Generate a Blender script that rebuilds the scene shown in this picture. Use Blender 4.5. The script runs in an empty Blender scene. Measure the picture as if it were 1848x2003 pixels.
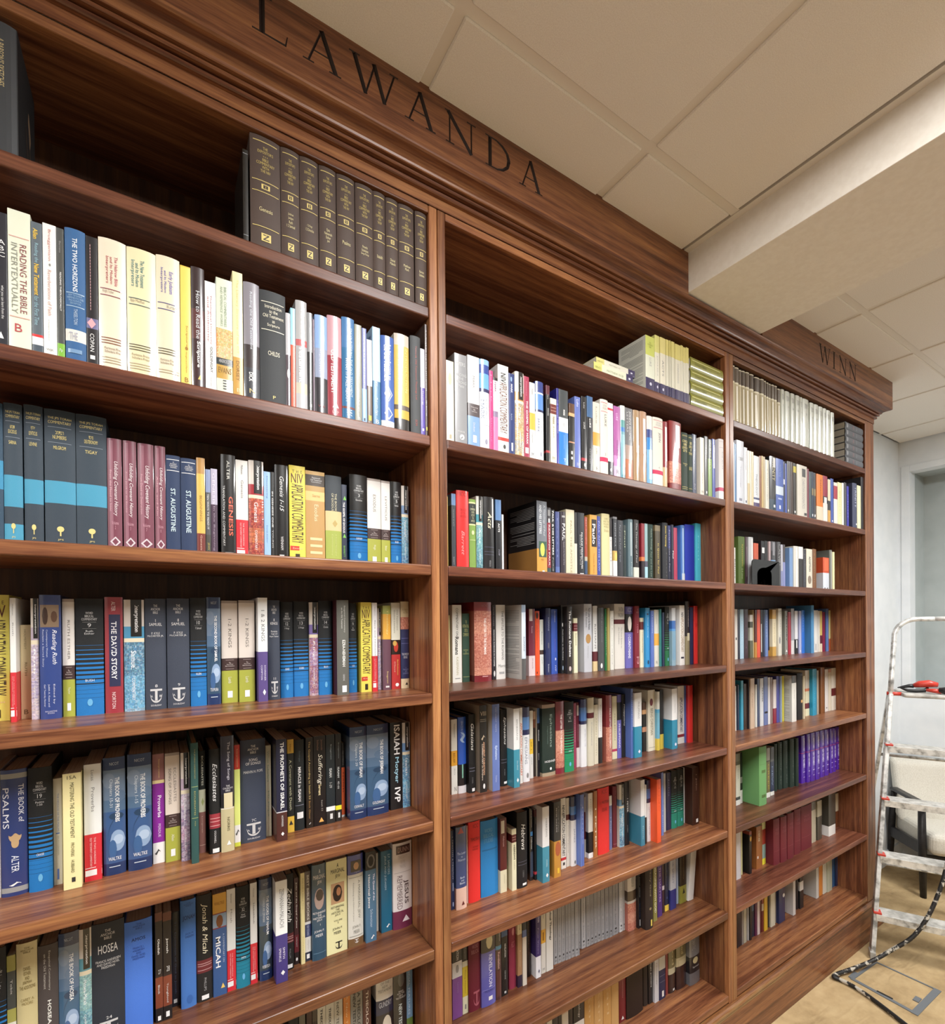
import bpy, bmesh, math, re, random
import numpy as np
from mathutils import Vector, Matrix
random.seed(7)
scene = bpy.context.scene
COL = scene.collection

# ---------------------------------------------------------------- camera
FPX, CYPX = 972.687, 1220.18                    # solved for an 1848x2003 frame
cd = bpy.data.cameras.new('camera'); cam = bpy.data.objects.new('camera', cd); COL.objects.link(cam)
cd.sensor_fit = 'HORIZONTAL'; cd.sensor_width = 36.0; cd.lens = FPX / 1848 * 36.0
# frame is portrait: Blender's horizontal fit uses the width for lens and shift
cd.shift_x = 0.0; cd.shift_y = (CYPX - 2003 / 2) / 1848
cd.clip_start = 0.02
R_ = Vector((0.84533594, -0.53416285, -0.00878704)); U_ = Vector((0.00964035, -0.00119307, 0.99995282)); F_ = Vector((0.53414813, 0.84538076, -0.00414097))
CAMZ = 1.775
cam.matrix_world = Matrix(((R_.x, U_.x, -F_.x, 0.0), (R_.y, U_.y, -F_.y, -1.15), (R_.z, U_.z, -F_.z, CAMZ), (0, 0, 0, 1)))
scene.camera = cam
# ---------------------------------------------------------------- world, exposure
w = bpy.data.worlds.new('world'); scene.world = w; w.use_nodes = True
w.node_tree.nodes['Background'].inputs[0].default_value = (0.75, 0.83, 1.0, 1)
w.node_tree.nodes['Background'].inputs[1].default_value = 0.2
vs = scene.view_settings
vs.view_transform = 'Standard'; vs.look = 'None'; vs.gamma = 1.0; vs.use_curve_mapping = False
vs.exposure = 0.0
LIGHT_W = 68.0            # watts of each ceiling panel
PANELS = [(-1.84, -2.05), (0.56, -2.05), (3.155, -2.05)]     # corner of each 0.6 x 1.2 m panel in the ceiling grid
PANEL_COL = (1.0, 0.995, 0.985)
# ---------------------------------------------------------------- dimensions (metres), front of the bookcase is y = 0
ZT = dict(A=2.5933, B=2.2603, C=1.9245, D=1.5895, E=1.2552, F=.9189, G=.5876, H=.249)
BAYS = {1: (-.687, .6029), 2: (.652, 1.9422), 3: (2.0002, 3.2747)}
XL, XR = -.745, 3.385
YB = .295                     # wall behind the bookcase
ZC = 3.085                    # ceiling
XE = 4.70                     # end wall
BX0, BX1, BZ = 1.608, 2.093, 2.941   # beam
YF, XW = -4.0, -2.4           # other walls

# ---------------------------------------------------------------- helpers
def lin(c):
    c = np.asarray(c, float)
    return np.where(c <= .04045, c / 12.92, ((c + .055) / 1.055) ** 2.4)
def hexc(h):
    if len(h) == 3: h = ''.join(a * 2 for a in h)
    return tuple(lin([int(h[i:i + 2], 16) / 255 for i in (0, 2, 4)]))
def tag(o, label=None, cat=None, group=None, kind=None):
    if label: o['label'] = label
    if cat: o['category'] = cat
    if group: o['group'] = group
    if kind: o['kind'] = kind
    return o
def empty(name, loc=(0, 0, 0), label=None, cat=None, group=None):
    o = bpy.data.objects.new(name, None); o.location = loc; o.empty_display_size = .05
    COL.objects.link(o); return tag(o, label, cat, group)
class MB:
    """collects shapes, links them as one mesh object; colours are per face"""
    def __init__(s): s.v = []; s.f = []; s.c = []; s.m = []; s.smooth = []
    def add(s, vs, fs, col=(1, 1, 1), mat=0, smooth=False):
        b = len(s.v); s.v.extend([tuple(p) for p in vs])
        for f in fs:
            s.f.append(tuple(b + i for i in f)); s.c.append(col); s.m.append(mat); s.smooth.append(smooth)
        return s
    def box(s, a, b, col=(1, 1, 1), mat=0):
        x0, y0, z0 = a; x1, y1, z1 = b
        vs = [(x0, y0, z0), (x1, y0, z0), (x1, y1, z0), (x0, y1, z0), (x0, y0, z1), (x1, y0, z1), (x1, y1, z1), (x0, y1, z1)]
        return s.add(vs, [(0, 3, 2, 1), (4, 5, 6, 7), (0, 1, 5, 4), (1, 2, 6, 5), (2, 3, 7, 6), (3, 0, 4, 7)], col, mat)
    def obox(s, c, ax, ay, az, col=(1, 1, 1), mat=0):
        """box with half-axis vectors"""
        c, ax, ay, az = map(Vector, (c, ax, ay, az))
        vs = [c + ax * i + ay * j + az * k for k in (-1, 1) for i, j in ((-1, -1), (1, -1), (1, 1), (-1, 1))]
        return s.add(vs, [(0, 3, 2, 1), (4, 5, 6, 7), (0, 1, 5, 4), (1, 2, 6, 5), (2, 3, 7, 6), (3, 0, 4, 7)], col, mat)
    def tube(s, pts, r, n=8, col=(1, 1, 1), mat=0, closed=False):
        pts = [Vector(p) for p in pts]; N = len(pts); vs = []; fs = []
        rr = r if isinstance(r, (list, tuple)) else [r] * N
        up = Vector((0, 0, 1)); prev = None
        for i, p in enumerate(pts):
            t = (pts[min(i + 1, N - 1)] - pts[max(i - 1, 0)]).normalized()
            a = t.cross(up if abs(t.z) < .95 else Vector((1, 0, 0))) if prev is None else prev - t * prev.dot(t)
            a.normalize(); prev = a; b = t.cross(a)
            for k in range(n):
                q = 2 * math.pi * k / n; vs.append(p + (a * math.cos(q) + b * math.sin(q)) * rr[i])
        for i in range(N - 1):
            for k in range(n):
                fs.append((i * n + k, i * n + (k + 1) % n, (i + 1) * n + (k + 1) % n, (i + 1) * n + k))
        fs.append(tuple(reversed(range(n)))); fs.append(tuple((N - 1) * n + k for k in range(n)))
        return s.add(vs, fs, col, mat, True)
    def build(s, name, mats, parent=None, bevel=0, loc=None, color=False, seg=2):
        me = bpy.data.meshes.new(name); me.from_pydata(s.v, [], s.f)
        for m in (mats if isinstance(mats, (list, tuple)) else [mats]): me.materials.append(m)
        me.polygons.foreach_set('material_index', s.m)
        me.polygons.foreach_set('use_smooth', s.smooth)
        if color:
            at = me.color_attributes.new('Col', 'FLOAT_COLOR', 'CORNER')
            lt = np.zeros(len(me.polygons), int); me.polygons.foreach_get('loop_total', lt)
            cc = np.concatenate([np.asarray(s.c, float), np.ones((len(s.c), 1))], 1)
            at.data.foreach_set('color', np.repeat(cc, lt, 0).ravel())
        me.update()
        o = bpy.data.objects.new(name, me); COL.objects.link(o)
        if parent is not None: o.parent = parent
        if loc is not None: o.location = loc
        if bevel:
            b = o.modifiers.new('bevel', 'BEVEL'); b.width = bevel; b.segments = seg; b.limit_method = 'ANGLE'; b.angle_limit = math.radians(40)
        return o

# ---------------------------------------------------------------- materials
def mat(name, base=(.8, .8, .8), rough=.5, coat=0, metal=0, spec=.5):
    m = bpy.data.materials.new(name); m.use_nodes = True
    b = m.node_tree.nodes['Principled BSDF']
    b.inputs['Base Color'].default_value = (*base[:3], 1); b.inputs['Roughness'].default_value = rough
    b.inputs['Coat Weight'].default_value = coat; b.inputs['Metallic'].default_value = metal
    b.inputs['Specular IOR Level'].default_value = spec
    return m
def N(m, t, **kw):
    n = m.node_tree.nodes.new(t)
    for k, v in kw.items(): setattr(n, k, v)
    return n
def L(m, a, b): m.node_tree.links.new(a, b)
def ramp(m, stops):
    r = N(m, 'ShaderNodeValToRGB'); e = r.color_ramp.elements
    while len(e) < len(stops): e.new(.5)
    for i, (p, c) in enumerate(stops): e[i].position = p; e[i].color = (*c, 1)
    return r
def wood(name, axis, stops, rough=.34, scale=1.0, coat=.12):
    """ribbon-striped mahogany, grain along the given axis; offset per object"""
    m = mat(name, rough=rough, coat=coat, spec=.4); bs = m.node_tree.nodes['Principled BSDF']
    bs.inputs['Coat Roughness'].default_value = .3
    tc = N(m, 'ShaderNodeTexCoord'); oi = N(m, 'ShaderNodeObjectInfo')
    off = N(m, 'ShaderNodeVectorMath', operation='SCALE'); comb = N(m, 'ShaderNodeCombineXYZ')
    for i in range(3): comb.inputs[i].default_value = (13.1, 7.7, 21.3)[i]
    L(m, comb.outputs[0], off.inputs[0]); L(m, oi.outputs['Random'], off.inputs['Scale'])
    ad = N(m, 'ShaderNodeVectorMath', operation='ADD'); L(m, tc.outputs['Object'], ad.inputs[0]); L(m, off.outputs[0], ad.inputs[1])
    mp = N(m, 'ShaderNodeMapping'); L(m, ad.outputs[0], mp.inputs[0])
    sc = [42 * scale] * 3; sc['xyz'.index(axis)] = 1.1 * scale; mp.inputs['Scale'].default_value = sc
    n1 = N(m, 'ShaderNodeTexNoise'); n1.inputs['Scale'].default_value = 1.0; n1.inputs['Detail'].default_value = 4; n1.inputs['Distortion'].default_value = .35
    L(m, mp.outputs[0], n1.inputs['Vector'])
    mp2 = N(m, 'ShaderNodeMapping'); L(m, ad.outputs[0], mp2.inputs[0])
    s2 = [260] * 3; s2['xyz'.index(axis)] = 14; mp2.inputs['Scale'].default_value = s2
    n2 = N(m, 'ShaderNodeTexNoise'); n2.inputs['Scale'].default_value = 1.0; n2.inputs['Detail'].default_value = 2; L(m, mp2.outputs[0], n2.inputs['Vector'])
    mx = N(m, 'ShaderNodeMix', data_type='FLOAT'); mx.inputs[0].default_value = .3
    L(m, n1.outputs['Fac'], mx.inputs[2]); L(m, n2.outputs['Fac'], mx.inputs[3])
    r = ramp(m, stops); L(m, mx.outputs[0], r.inputs[0])
    hv = N(m, 'ShaderNodeHueSaturation'); mr = N(m, 'ShaderNodeMapRange'); mr.inputs[3].default_value = .74; mr.inputs[4].default_value = 1.22
    L(m, oi.outputs['Random'], mr.inputs[0]); L(m, mr.outputs[0], hv.inputs['Value']); L(m, r.outputs[0], hv.inputs['Color'])
    L(m, hv.outputs[0], bs.inputs['Base Color'])
    bp = N(m, 'ShaderNodeBump'); bp.inputs['Strength'].default_value = .08; bp.inputs['Distance'].default_value = .001
    L(m, n2.outputs['Fac'], bp.inputs['Height']); L(m, bp.outputs[0], bs.inputs['Normal'])
    return m
STOPS = [(.28, hexc('3b2015')), (.43, hexc('643a26')), (.54, hexc('825336')), (.72, hexc('a87449'))]
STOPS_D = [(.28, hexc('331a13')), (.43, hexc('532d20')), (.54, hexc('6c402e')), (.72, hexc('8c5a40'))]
STOPS_L = [(.28, hexc('553020')), (.43, hexc('794a2d')), (.54, hexc('92613d')), (.72, hexc('b07f51'))]
W_X = wood('mahogany_along_x', 'x', STOPS)
W_Z = wood('mahogany_along_z', 'z', STOPS)
W_STILE = wood('light_mahogany_along_z', 'z', STOPS_L)
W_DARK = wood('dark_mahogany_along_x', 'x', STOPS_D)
W_Y = wood('mahogany_along_y', 'y', STOPS)
W_BACK = wood('mahogany_back_panel', 'z', [(.3, hexc('2c1b12')), (.5, hexc('42291a')), (.7, hexc('553720'))], rough=.5)
W_EDGE = wood('mahogany_plinth', 'x', [(.30, hexc('3c2116')), (.43, hexc('6b4028')), (.55, hexc('8f5f38')), (.68, hexc('a08a60'))], scale=.7)
CARVED = mat('stained_carving', hexc('1f0e09'), .6)  # groove shadow put into the dark stain of the cut faces
def attr_mat(name, rough, coat, coat_rough=.05, grain=0):
    m = mat(name, rough=rough, coat=coat); bs = m.node_tree.nodes['Principled BSDF']
    bs.inputs['Coat Roughness'].default_value = coat_rough
    a = N(m, 'ShaderNodeAttribute', attribute_name='Col'); L(m, a.outputs['Color'], bs.inputs['Base Color'])
    if grain:
        tc = N(m, 'ShaderNodeTexCoord'); n = N(m, 'ShaderNodeTexNoise'); n.inputs['Scale'].default_value = 900; n.inputs['Detail'].default_value = 1
        L(m, tc.outputs['Object'], n.inputs['Vector']); bp = N(m, 'ShaderNodeBump'); bp.inputs['Strength'].default_value = grain; bp.inputs['Distance'].default_value = .0006
        L(m, n.outputs['Fac'], bp.inputs['Height']); L(m, bp.outputs[0], bs.inputs['Normal'])
    return m
M_CLOTH = attr_mat('book_cloth', .62, 0, grain=.35)
M_PAPER = attr_mat('laminated_paperback', .42, .25, .16)
M_JACKET = attr_mat('glossy_jacket', .34, .9, .07)
M_PRINT = attr_mat('printed_ink', .5, .1)
def pages_mat():
    m = mat('paper_pages', hexc('dad6cc'), .8, spec=.2); bs = m.node_tree.nodes['Principled BSDF']
    tc = N(m, 'ShaderNodeTexCoord'); mp = N(m, 'ShaderNodeMapping'); mp.inputs['Scale'].default_value = (1800, 6, 6); L(m, tc.outputs['Object'], mp.inputs[0])
    n = N(m, 'ShaderNodeTexNoise'); n.inputs['Scale'].default_value = 1; L(m, mp.outputs[0], n.inputs['Vector'])
    r = ramp(m, [(.3, hexc('aca69a')), (.7, hexc('e2ded4'))]); L(m, n.outputs['Fac'], r.inputs[0]); L(m, r.outputs[0], bs.inputs['Base Color']); return m
M_PAGES = pages_mat()
def noise_mat(name, c0, c1, scale, rough, bump=0, bscale=None, detail=3, dist=.002):
    m = mat(name, rough=rough, spec=.3); bs = m.node_tree.nodes['Principled BSDF']
    tc = N(m, 'ShaderNodeTexCoord'); n = N(m, 'ShaderNodeTexNoise'); n.inputs['Scale'].default_value = scale; n.inputs['Detail'].default_value = detail
    L(m, tc.outputs['Object'], n.inputs['Vector']); r = ramp(m, [(.35, c0), (.65, c1)]); L(m, n.outputs['Fac'], r.inputs[0]); L(m, r.outputs[0], bs.inputs['Base Color'])
    if bump:
        n2 = N(m, 'ShaderNodeTexNoise'); n2.inputs['Scale'].default_value = bscale or scale; n2.inputs['Detail'].default_value = 4; L(m, tc.outputs['Object'], n2.inputs['Vector'])
        bp = N(m, 'ShaderNodeBump'); bp.inputs['Strength'].default_value = bump; bp.inputs['Distance'].default_value = dist
        L(m, n2.outputs['Fac'], bp.inputs['Height']); L(m, bp.outputs[0], bs.inputs['Normal'])
    return m
M_TILE = noise_mat('mineral_fibre_tile', hexc('e6e0d7'), hexc('f0ebe3'), 420, .9, .35, 700)
M_TBAR = mat('painted_ceiling_grid', hexc('e2dbd0'), .55)
M_BEAM = noise_mat('painted_plasterboard', hexc('ebe5da'), hexc('f0ebe1'), 60, .75, .1, 300)
M_WALL = noise_mat('cool_white_wall_paint', hexc('dde2e6'), hexc('e4e8eb'), 8, .7, .08, 260)
M_NICHE = noise_mat('grey_green_paint', hexc('a9b1b1'), hexc('b2baba'), 6, .7)
def kraft():
    m = mat('kraft_floor_paper', rough=.75, spec=.25); bs = m.node_tree.nodes['Principled BSDF']
    tc = N(m, 'ShaderNodeTexCoord')
    n = N(m, 'ShaderNodeTexNoise'); n.inputs['Scale'].default_value = 5; n.inputs['Detail'].default_value = 6; n.inputs['Roughness'].default_value = .65
    L(m, tc.outputs['Object'], n.inputs['Vector'])
    r = ramp(m, [(.3, hexc('98805c')), (.5, hexc('b59c74')), (.72, hexc('c6ae86'))]); L(m, n.outputs['Fac'], r.inputs[0])
    L(m, r.outputs[0], bs.inputs['Base Color'])
    mp = N(m, 'ShaderNodeMapping'); mp.inputs['Rotation'].default_value = (0, 0, .5); mp.inputs['Scale'].default_value = (1, 3, 1); L(m, tc.outputs['Object'], mp.inputs[0])
    n2 = N(m, 'ShaderNodeTexNoise'); n2.inputs['Scale'].default_value = 3.4; n2.inputs['Detail'].default_value = 2; n2.inputs['Distortion'].default_value = .8; L(m, mp.outputs[0], n2.inputs['Vector'])
    bp = N(m, 'ShaderNodeBump'); bp.inputs['Strength'].default_value = .6; bp.inputs['Distance'].default_value = .03
    L(m, n2.outputs['Fac'], bp.inputs['Height']); L(m, bp.outputs[0], bs.inputs['Normal']); return m
M_KRAFT = kraft()
def painted_metal():
    m = mat('paint_spattered_aluminium', rough=.38, metal=.35); bs = m.node_tree.nodes['Principled BSDF']
    tc = N(m, 'ShaderNodeTexCoord'); n = N(m, 'ShaderNodeTexNoise'); n.inputs['Scale'].default_value = 26; n.inputs['Detail'].default_value = 5
    L(m, tc.outputs['Object'], n.inputs['Vector']); r = ramp(m, [(.36, hexc('8d8d8a')), (.47, hexc('c9cac8')), (.6, hexc('e6e7e5'))]); L(m, n.outputs['Fac'], r.inputs[0]); L(m, r.outputs[0], bs.inputs['Base Color']); return m
M_ALU = painted_metal()
M_TREAD = noise_mat('worn_aluminium_tread', hexc('9a9892'), hexc('c4c2bc'), 30, .5)
M_RED = mat('red_plastic', hexc('c0392b'), .4, .2)
M_BLACK = mat('black_plastic', hexc('17181a'), .45, .1)
M_DARKWOOD = noise_mat('black_stained_wood', hexc('1f1d1d'), hexc('2c2a2a'), 40, .4)
M_FABRIC = noise_mat('cream_upholstery', hexc('cfcabd'), hexc('dedacf'), 180, .9, .4, 420)
M_GREYPL = mat('grey_floor_box_plastic', hexc('6b7075'), .5)
def cable_mat():
    m = mat('paint_splashed_rubber', rough=.55); bs = m.node_tree.nodes['Principled BSDF']
    tc = N(m, 'ShaderNodeTexCoord'); n = N(m, 'ShaderNodeTexNoise'); n.inputs['Scale'].default_value = 34; n.inputs['Detail'].default_value = 5
    L(m, tc.outputs['Object'], n.inputs['Vector']); r = ramp(m, [(.52, hexc('1d1c1c')), (.57, hexc('b9b3a6'))]); L(m, n.outputs['Fac'], r.inputs[0]); L(m, r.outputs[0], bs.inputs['Base Color']); return m
M_CABLE = cable_mat()
M_DIFF = mat('lit_diffuser', (1, 1, 1), .4); _b = M_DIFF.node_tree.nodes['Principled BSDF']
_b.inputs['Emission Color'].default_value = (*PANEL_COL, 1); _b.inputs['Emission Strength'].default_value = 9.0

# ---------------------------------------------------------------- room
def struct(name, mb, m, parent=None, **kw):
    o = mb.build(name, m, parent, **kw)
    if parent is None: o['kind'] = 'structure'
    return o
floor = struct('floor', MB().box((XW, YF, -.05), (XE + .6, YB + .1, -.0008)), noise_mat('grey_carpet', hexc('55504a'), hexc('635d55'), 300, .95, .5, 500))  # unseen carpet added to lower the bounce off the floor
paper = MB().box((-1.2, -3.2, -.0007), (XE - .002, YB - .001, 0)).build('floor_paper', M_KRAFT)
tag(paper, 'creased brown kraft paper sheet protecting the floor beside the bookcase', 'floor paper')
struct('wall_back', MB().box((XW, YB, 0), (XE, YB + .1, ZC)), M_WALL)
NY, NZ0, NZ1, ND = .229, 1.24, 2.855, .29                      # recess in the end wall
mb = MB().box((XE, NY, 0), (XE + .1, YB + .1, ZC + .05)).box((XE, YF, 0), (XE + .1, NY, NZ0)).box((XE, YF, NZ1), (XE + .1, NY, ZC + .05)).box((XE, YF, NZ0), (XE + .1, -1.6, NZ1))
wr = struct('wall_right', mb, M_WALL)
rb = MB().box((XE + .1, -1.6, NZ0), (XE + .12 + ND, NY, NZ0 - .03)).box((XE + .1, -1.6, NZ1), (XE + .12 + ND, NY, NZ1 + .03)).box((XE + .1, NY, NZ0 - .03), (XE + .12 + ND, NY + .03, NZ1 + .03)).box((XE + .1, -1.63, NZ0 - .03), (XE + .12 + ND, -1.6, NZ1 + .03)).box((XE + ND, -1.6, NZ0), (XE + ND + .02, NY, NZ1))
struct('recess', rb, M_NICHE, wr)
# casing strip round the recess
cs = MB().box((XE - .006, NY, NZ0 - .05), (XE, NY + .05, NZ1 + .045)).box((XE - .006, -1.65, NZ1), (XE, NY, NZ1 + .045))
struct('recess_casing', cs, M_WALL, wr, bevel=.002)
M_WALL2 = noise_mat('taupe_wall_paint', hexc('8f887e'), hexc('979086'), 8, .7)  # unseen walls, toned darker to cut bounce light
struct('wall_left', MB().box((XW - .1, YF, 0), (XW, YB + .1, ZC)), M_WALL2)
struct('wall_front', MB().box((XW, YF - .1, 0), (XE, YF, ZC)), M_WALL2)
struct('trim_1', MB().box((XR + .002, .02, 0), (3.575, YB, .075)), W_X, bevel=.004)  # low block past the end of the plinth
struct('baseboard_back', MB().box((3.577, YB - .014, 0), (XE, YB, .10)), M_WALL)
ceil = struct('ceiling', MB().box((XW, YF, ZC + .02), (XE + .1, YB + .1, ZC + .08)), M_TBAR)
xs = [-2.4, -1.84, -1.24, -.64, -.04, .56, 1.16, 1.585]; xs2 = [2.105, 2.555, 3.155, 3.755, 4.355, 4.70]
ys = [YB, -.25, -.85, -1.45, -2.05, -2.65, -3.25, -3.85, -4.0]
tile_me = {}
def ceiling_tile(x0, x1, y0, y1):
    k = (round(x1 - x0, 3), round(y1 - y0, 3)); g = .013
    if k not in tile_me:
        o = MB().box((g, g, 0), (k[0] - g, k[1] - g, .02)).build('tile', M_TILE, ceil, bevel=.003, seg=1); tile_me[k] = o
    else:
        o = tile_me[k].copy(); COL.objects.link(o)
    o.location = (x0, y0, ZC - .006)
def in_panel(x0, y1):
    return any(abs(x0 - a) < .01 and b - .01 < y1 - .6 + .001 < b + 1.21 - .6 for a, b in PANELS)
for seq in (xs, xs2):
    for i in range(len(seq) - 1):
        for j in range(len(ys) - 1):
            if not in_panel(seq[i], ys[j]): ceiling_tile(seq[i], seq[i + 1], ys[j + 1], ys[j])
for seq in (xs, xs2):
    for x in seq[1:-1]: MB().box((x - .0145, YF, ZC), (x + .0145, YB, ZC + .02)).build('grid_bar', M_TBAR, ceil)
    for y in ys[1:-1]: MB().box((seq[0], y - .0145, ZC - .0003), (seq[-1], y + .0145, ZC + .02)).build('grid_bar', M_TBAR, ceil)
for a, b in ((1.585, BX0), (BX1, 2.105)): MB().box((a - .002, YF, ZC - .004), (b, YB, ZC + .02)).build('wall_angle', M_TBAR, ceil)
struct('beam', MB().box((BX0, YF, BZ), (BX1, YB, ZC + .01)), M_BEAM, bevel=.002)
def ceiling_light(x, y, label):
    t = empty('ceiling_light', (x + .3, y + .6, ZC), label, 'ceiling light', 'recessed ceiling panels above the bookcase')
    f = MB()
    for a, b in (((-.29, -.59, 0), (-.262, .59, .05)), ((.262, -.59, 0), (.29, .59, .05)), ((-.262, -.59, 0), (.262, -.562, .05)), ((-.262, .562, 0), (.262, .59, .05))): f.box(a, b)
    f.build('frame', M_TBAR, t)
    MB().box((-.262, -.562, .012), (.262, .562, .018)).build('diffuser', M_DIFF, t)
    ld = bpy.data.lights.new('lamp', 'AREA'); ld.shape = 'RECTANGLE'; ld.size = .52; ld.size_y = 1.12; ld.energy = LIGHT_W; ld.color = PANEL_COL
    lo = bpy.data.objects.new('lamp', ld); COL.objects.link(lo); lo.parent = t; lo.location = (0, 0, .008)
for (x, y), lb in zip(PANELS, ('lit ceiling panel over the start of the bookcase, behind the camera', 'lit ceiling panel beside the plaster beam on its bookcase-start side', 'lit ceiling panel in the far part of the room past the beam')): ceiling_light(x, y, lb)

# ---------------------------------------------------------------- bookcase
BAYNAME = {1: 'first', 2: 'middle', 3: 'far'}
OPEN_T = 2.8375
STILE = {1: (XL, -.687, .6029, .6272), 2: (.6287, .652, 1.9422, 1.9706), 3: (1.9721, 2.0002, 3.2747, XR)}
for b, (x0, x1, x2, x3) in STILE.items():
    lab = {1: 'tall mahogany shelf unit at the start of the row, holding the brown encyclopedia set', 2: 'tall mahogany shelf unit in the middle of the row of three', 3: 'tall mahogany shelf unit at the far end beside the stepladder'}[b]
    u = empty('bookcase', ((x0 + x3) / 2, 0, 0), lab, 'bookcase', 'mahogany bookcase units'); cx = (x0 + x3) / 2
    def P(name, a, c, m, bev=.0015, **kw):
        mx_, my_, mz_ = ((a[i] + c[i]) / 2 for i in range(3))
        o = MB().box((a[0] - mx_, a[1] - my_, a[2] - mz_), (c[0] - mx_, c[1] - my_, c[2] - mz_)).build(name, m, u, bevel=bev, **kw); o.location = (mx_ - cx, my_, mz_); return o
    P('stile', (x0, 0, .215), (x1, .022, 2.8577), W_STILE, .0025); P('stile', (x2, 0, .215), (x3, .022, 2.8577), W_Z if b == 3 else W_STILE, .0025)
    P('side_panel', (x1 - .019, .0225, .215), (x1, .28, 2.86), W_Z, 0); P('side_panel', (x2, .0225, .215), (x2 + .019, .28, 2.86), W_Z, 0)
    if b == 3: P('end_panel', (XR - .02, .0225, .0), (XR, .29, 2.86), W_Z, 0)
    P('top_rail', (x1 + .0003, 0.0005, OPEN_T), (x2 - .0003, .022, 2.8577), W_X, .0025)
    P('top_panel', (x1 + .0003, .0225, OPEN_T + .006), (x2 - .0003, .28, 2.857), W_X, 0)
    P('back_panel', (x1 - .019, .2805, .02), (x2 + .019, .2925, 2.86), W_BACK, 0)
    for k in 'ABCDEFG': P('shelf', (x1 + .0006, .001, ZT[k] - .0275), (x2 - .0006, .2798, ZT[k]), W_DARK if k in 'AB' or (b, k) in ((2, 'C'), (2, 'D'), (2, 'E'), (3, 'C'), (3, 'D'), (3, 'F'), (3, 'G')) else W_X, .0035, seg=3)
    P('bottom_shelf', (x1 + .0006, .001, ZT['H'] - .0275), (x2 - .0006, .2798, ZT['H']), W_X, .0035, seg=3)
# plinth
pl = empty('plinth', (1.3, 0, 0), 'mahogany base board with moulded top edge running under all three shelf units', 'plinth')
def profile_run(pts, x0, x1, ret=None):
    """extrude a (depth, z) profile along x, mitred round the far end when ret is given"""
    mb = MB(); n = len(pts); rows = [[(x0, -p, z) for p, z in pts]]
    if ret is None: rows.append([(x1, -p, z) for p, z in pts])
    else: rows.append([(x1 + p, -p, z) for p, z in pts]); rows.append([(x1 + p, ret, z) for p, z in pts])
    vs = [q for r in rows for q in r]; fs = []
    for k in range(len(rows) - 1):
        for i in range(n): fs.append((k * n + i, k * n + (i + 1) % n, (k + 1) * n + (i + 1) % n, (k + 1) * n + i))
    fs.append(tuple(reversed(range(n)))); fs.append(tuple((len(rows) - 1) * n + i for i in range(n)))
    mb.add(vs, fs); return mb
def shift(mb, dx):
    mb.v = [(a - dx, b_, c) for a, b_, c in mb.v]; return mb
shift(profile_run([(-.018, 0), (.004, 0), (.004, .172), (-.018, .172)], XL, XR), 1.3).build('plinth_board', W_X, pl, bevel=.001)
shift(profile_run([(-.018, .1722), (.004, .1722), (.007, .175), (.007, .1815), (.004, .184), (.004, .1868), (.012, .190), (.013, .198), (.010, .205), (.004, .2095), (.002, .2145), (-.018, .2145)], XL, XR), 1.3).build('plinth_moulding', W_EDGE, pl)
# cornice
co = empty('cornice', (1.3, 0, 2.858), 'stepped mahogany cornice with carved frieze letters along the bookcase top', 'cornice')
CP = [(0, 2.858), (.002, 2.858), (.002, 2.8842), (.010, 2.8840), (.0125, 2.886), (.0128, 2.8925), (.0105, 2.8945), (.0035, 2.8950), (.0035, 2.8985), (.0195, 2.8982), (.0216, 2.9000), (.0218, 2.9045), (.0195, 2.9062), (.0105, 2.9066), (.0105, 2.9092), (.0270, 2.9088), (.0288, 2.9105), (.0305, 2.9150), (.0345, 2.9192), (.041, 2.9222), (.0495, 2.9246), (.0588, 2.9262), (.0638, 2.9285), (.0655, 2.9318), (.0655, 2.9335), (0, 2.9335)]
c1 = shift(profile_run(CP, XL, XR, .29), 1.3)
c1.v = [(a, b_, c - 2.858) for a, b_, c in c1.v]; c1.build('cornice_moulding', W_X, co)
FT = .03
def frieze(name, x0, x1, ret):
    m_ = MB()
    if ret: m_ = profile_run([(.0655 - FT, 2.9335), (.0655, 2.9335), (.0655, ZC), (.0655 - FT, ZC)], x0, x1, .29)
    else: m_ = profile_run([(.0655 - FT, 2.9335), (.0655, 2.9335), (.0655, ZC), (.0655 - FT, ZC)], x0, x1)
    shift(m_, 1.3); m_.v = [(a, b_, c - 2.858) for a, b_, c in m_.v]
    return m_.build(name, [W_X, CARVED], co)
fr1 = frieze('frieze_board', XL, BX0 - .001, False); fr2 = frieze('frieze_board', BX1 + .006, XR, True)
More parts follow.
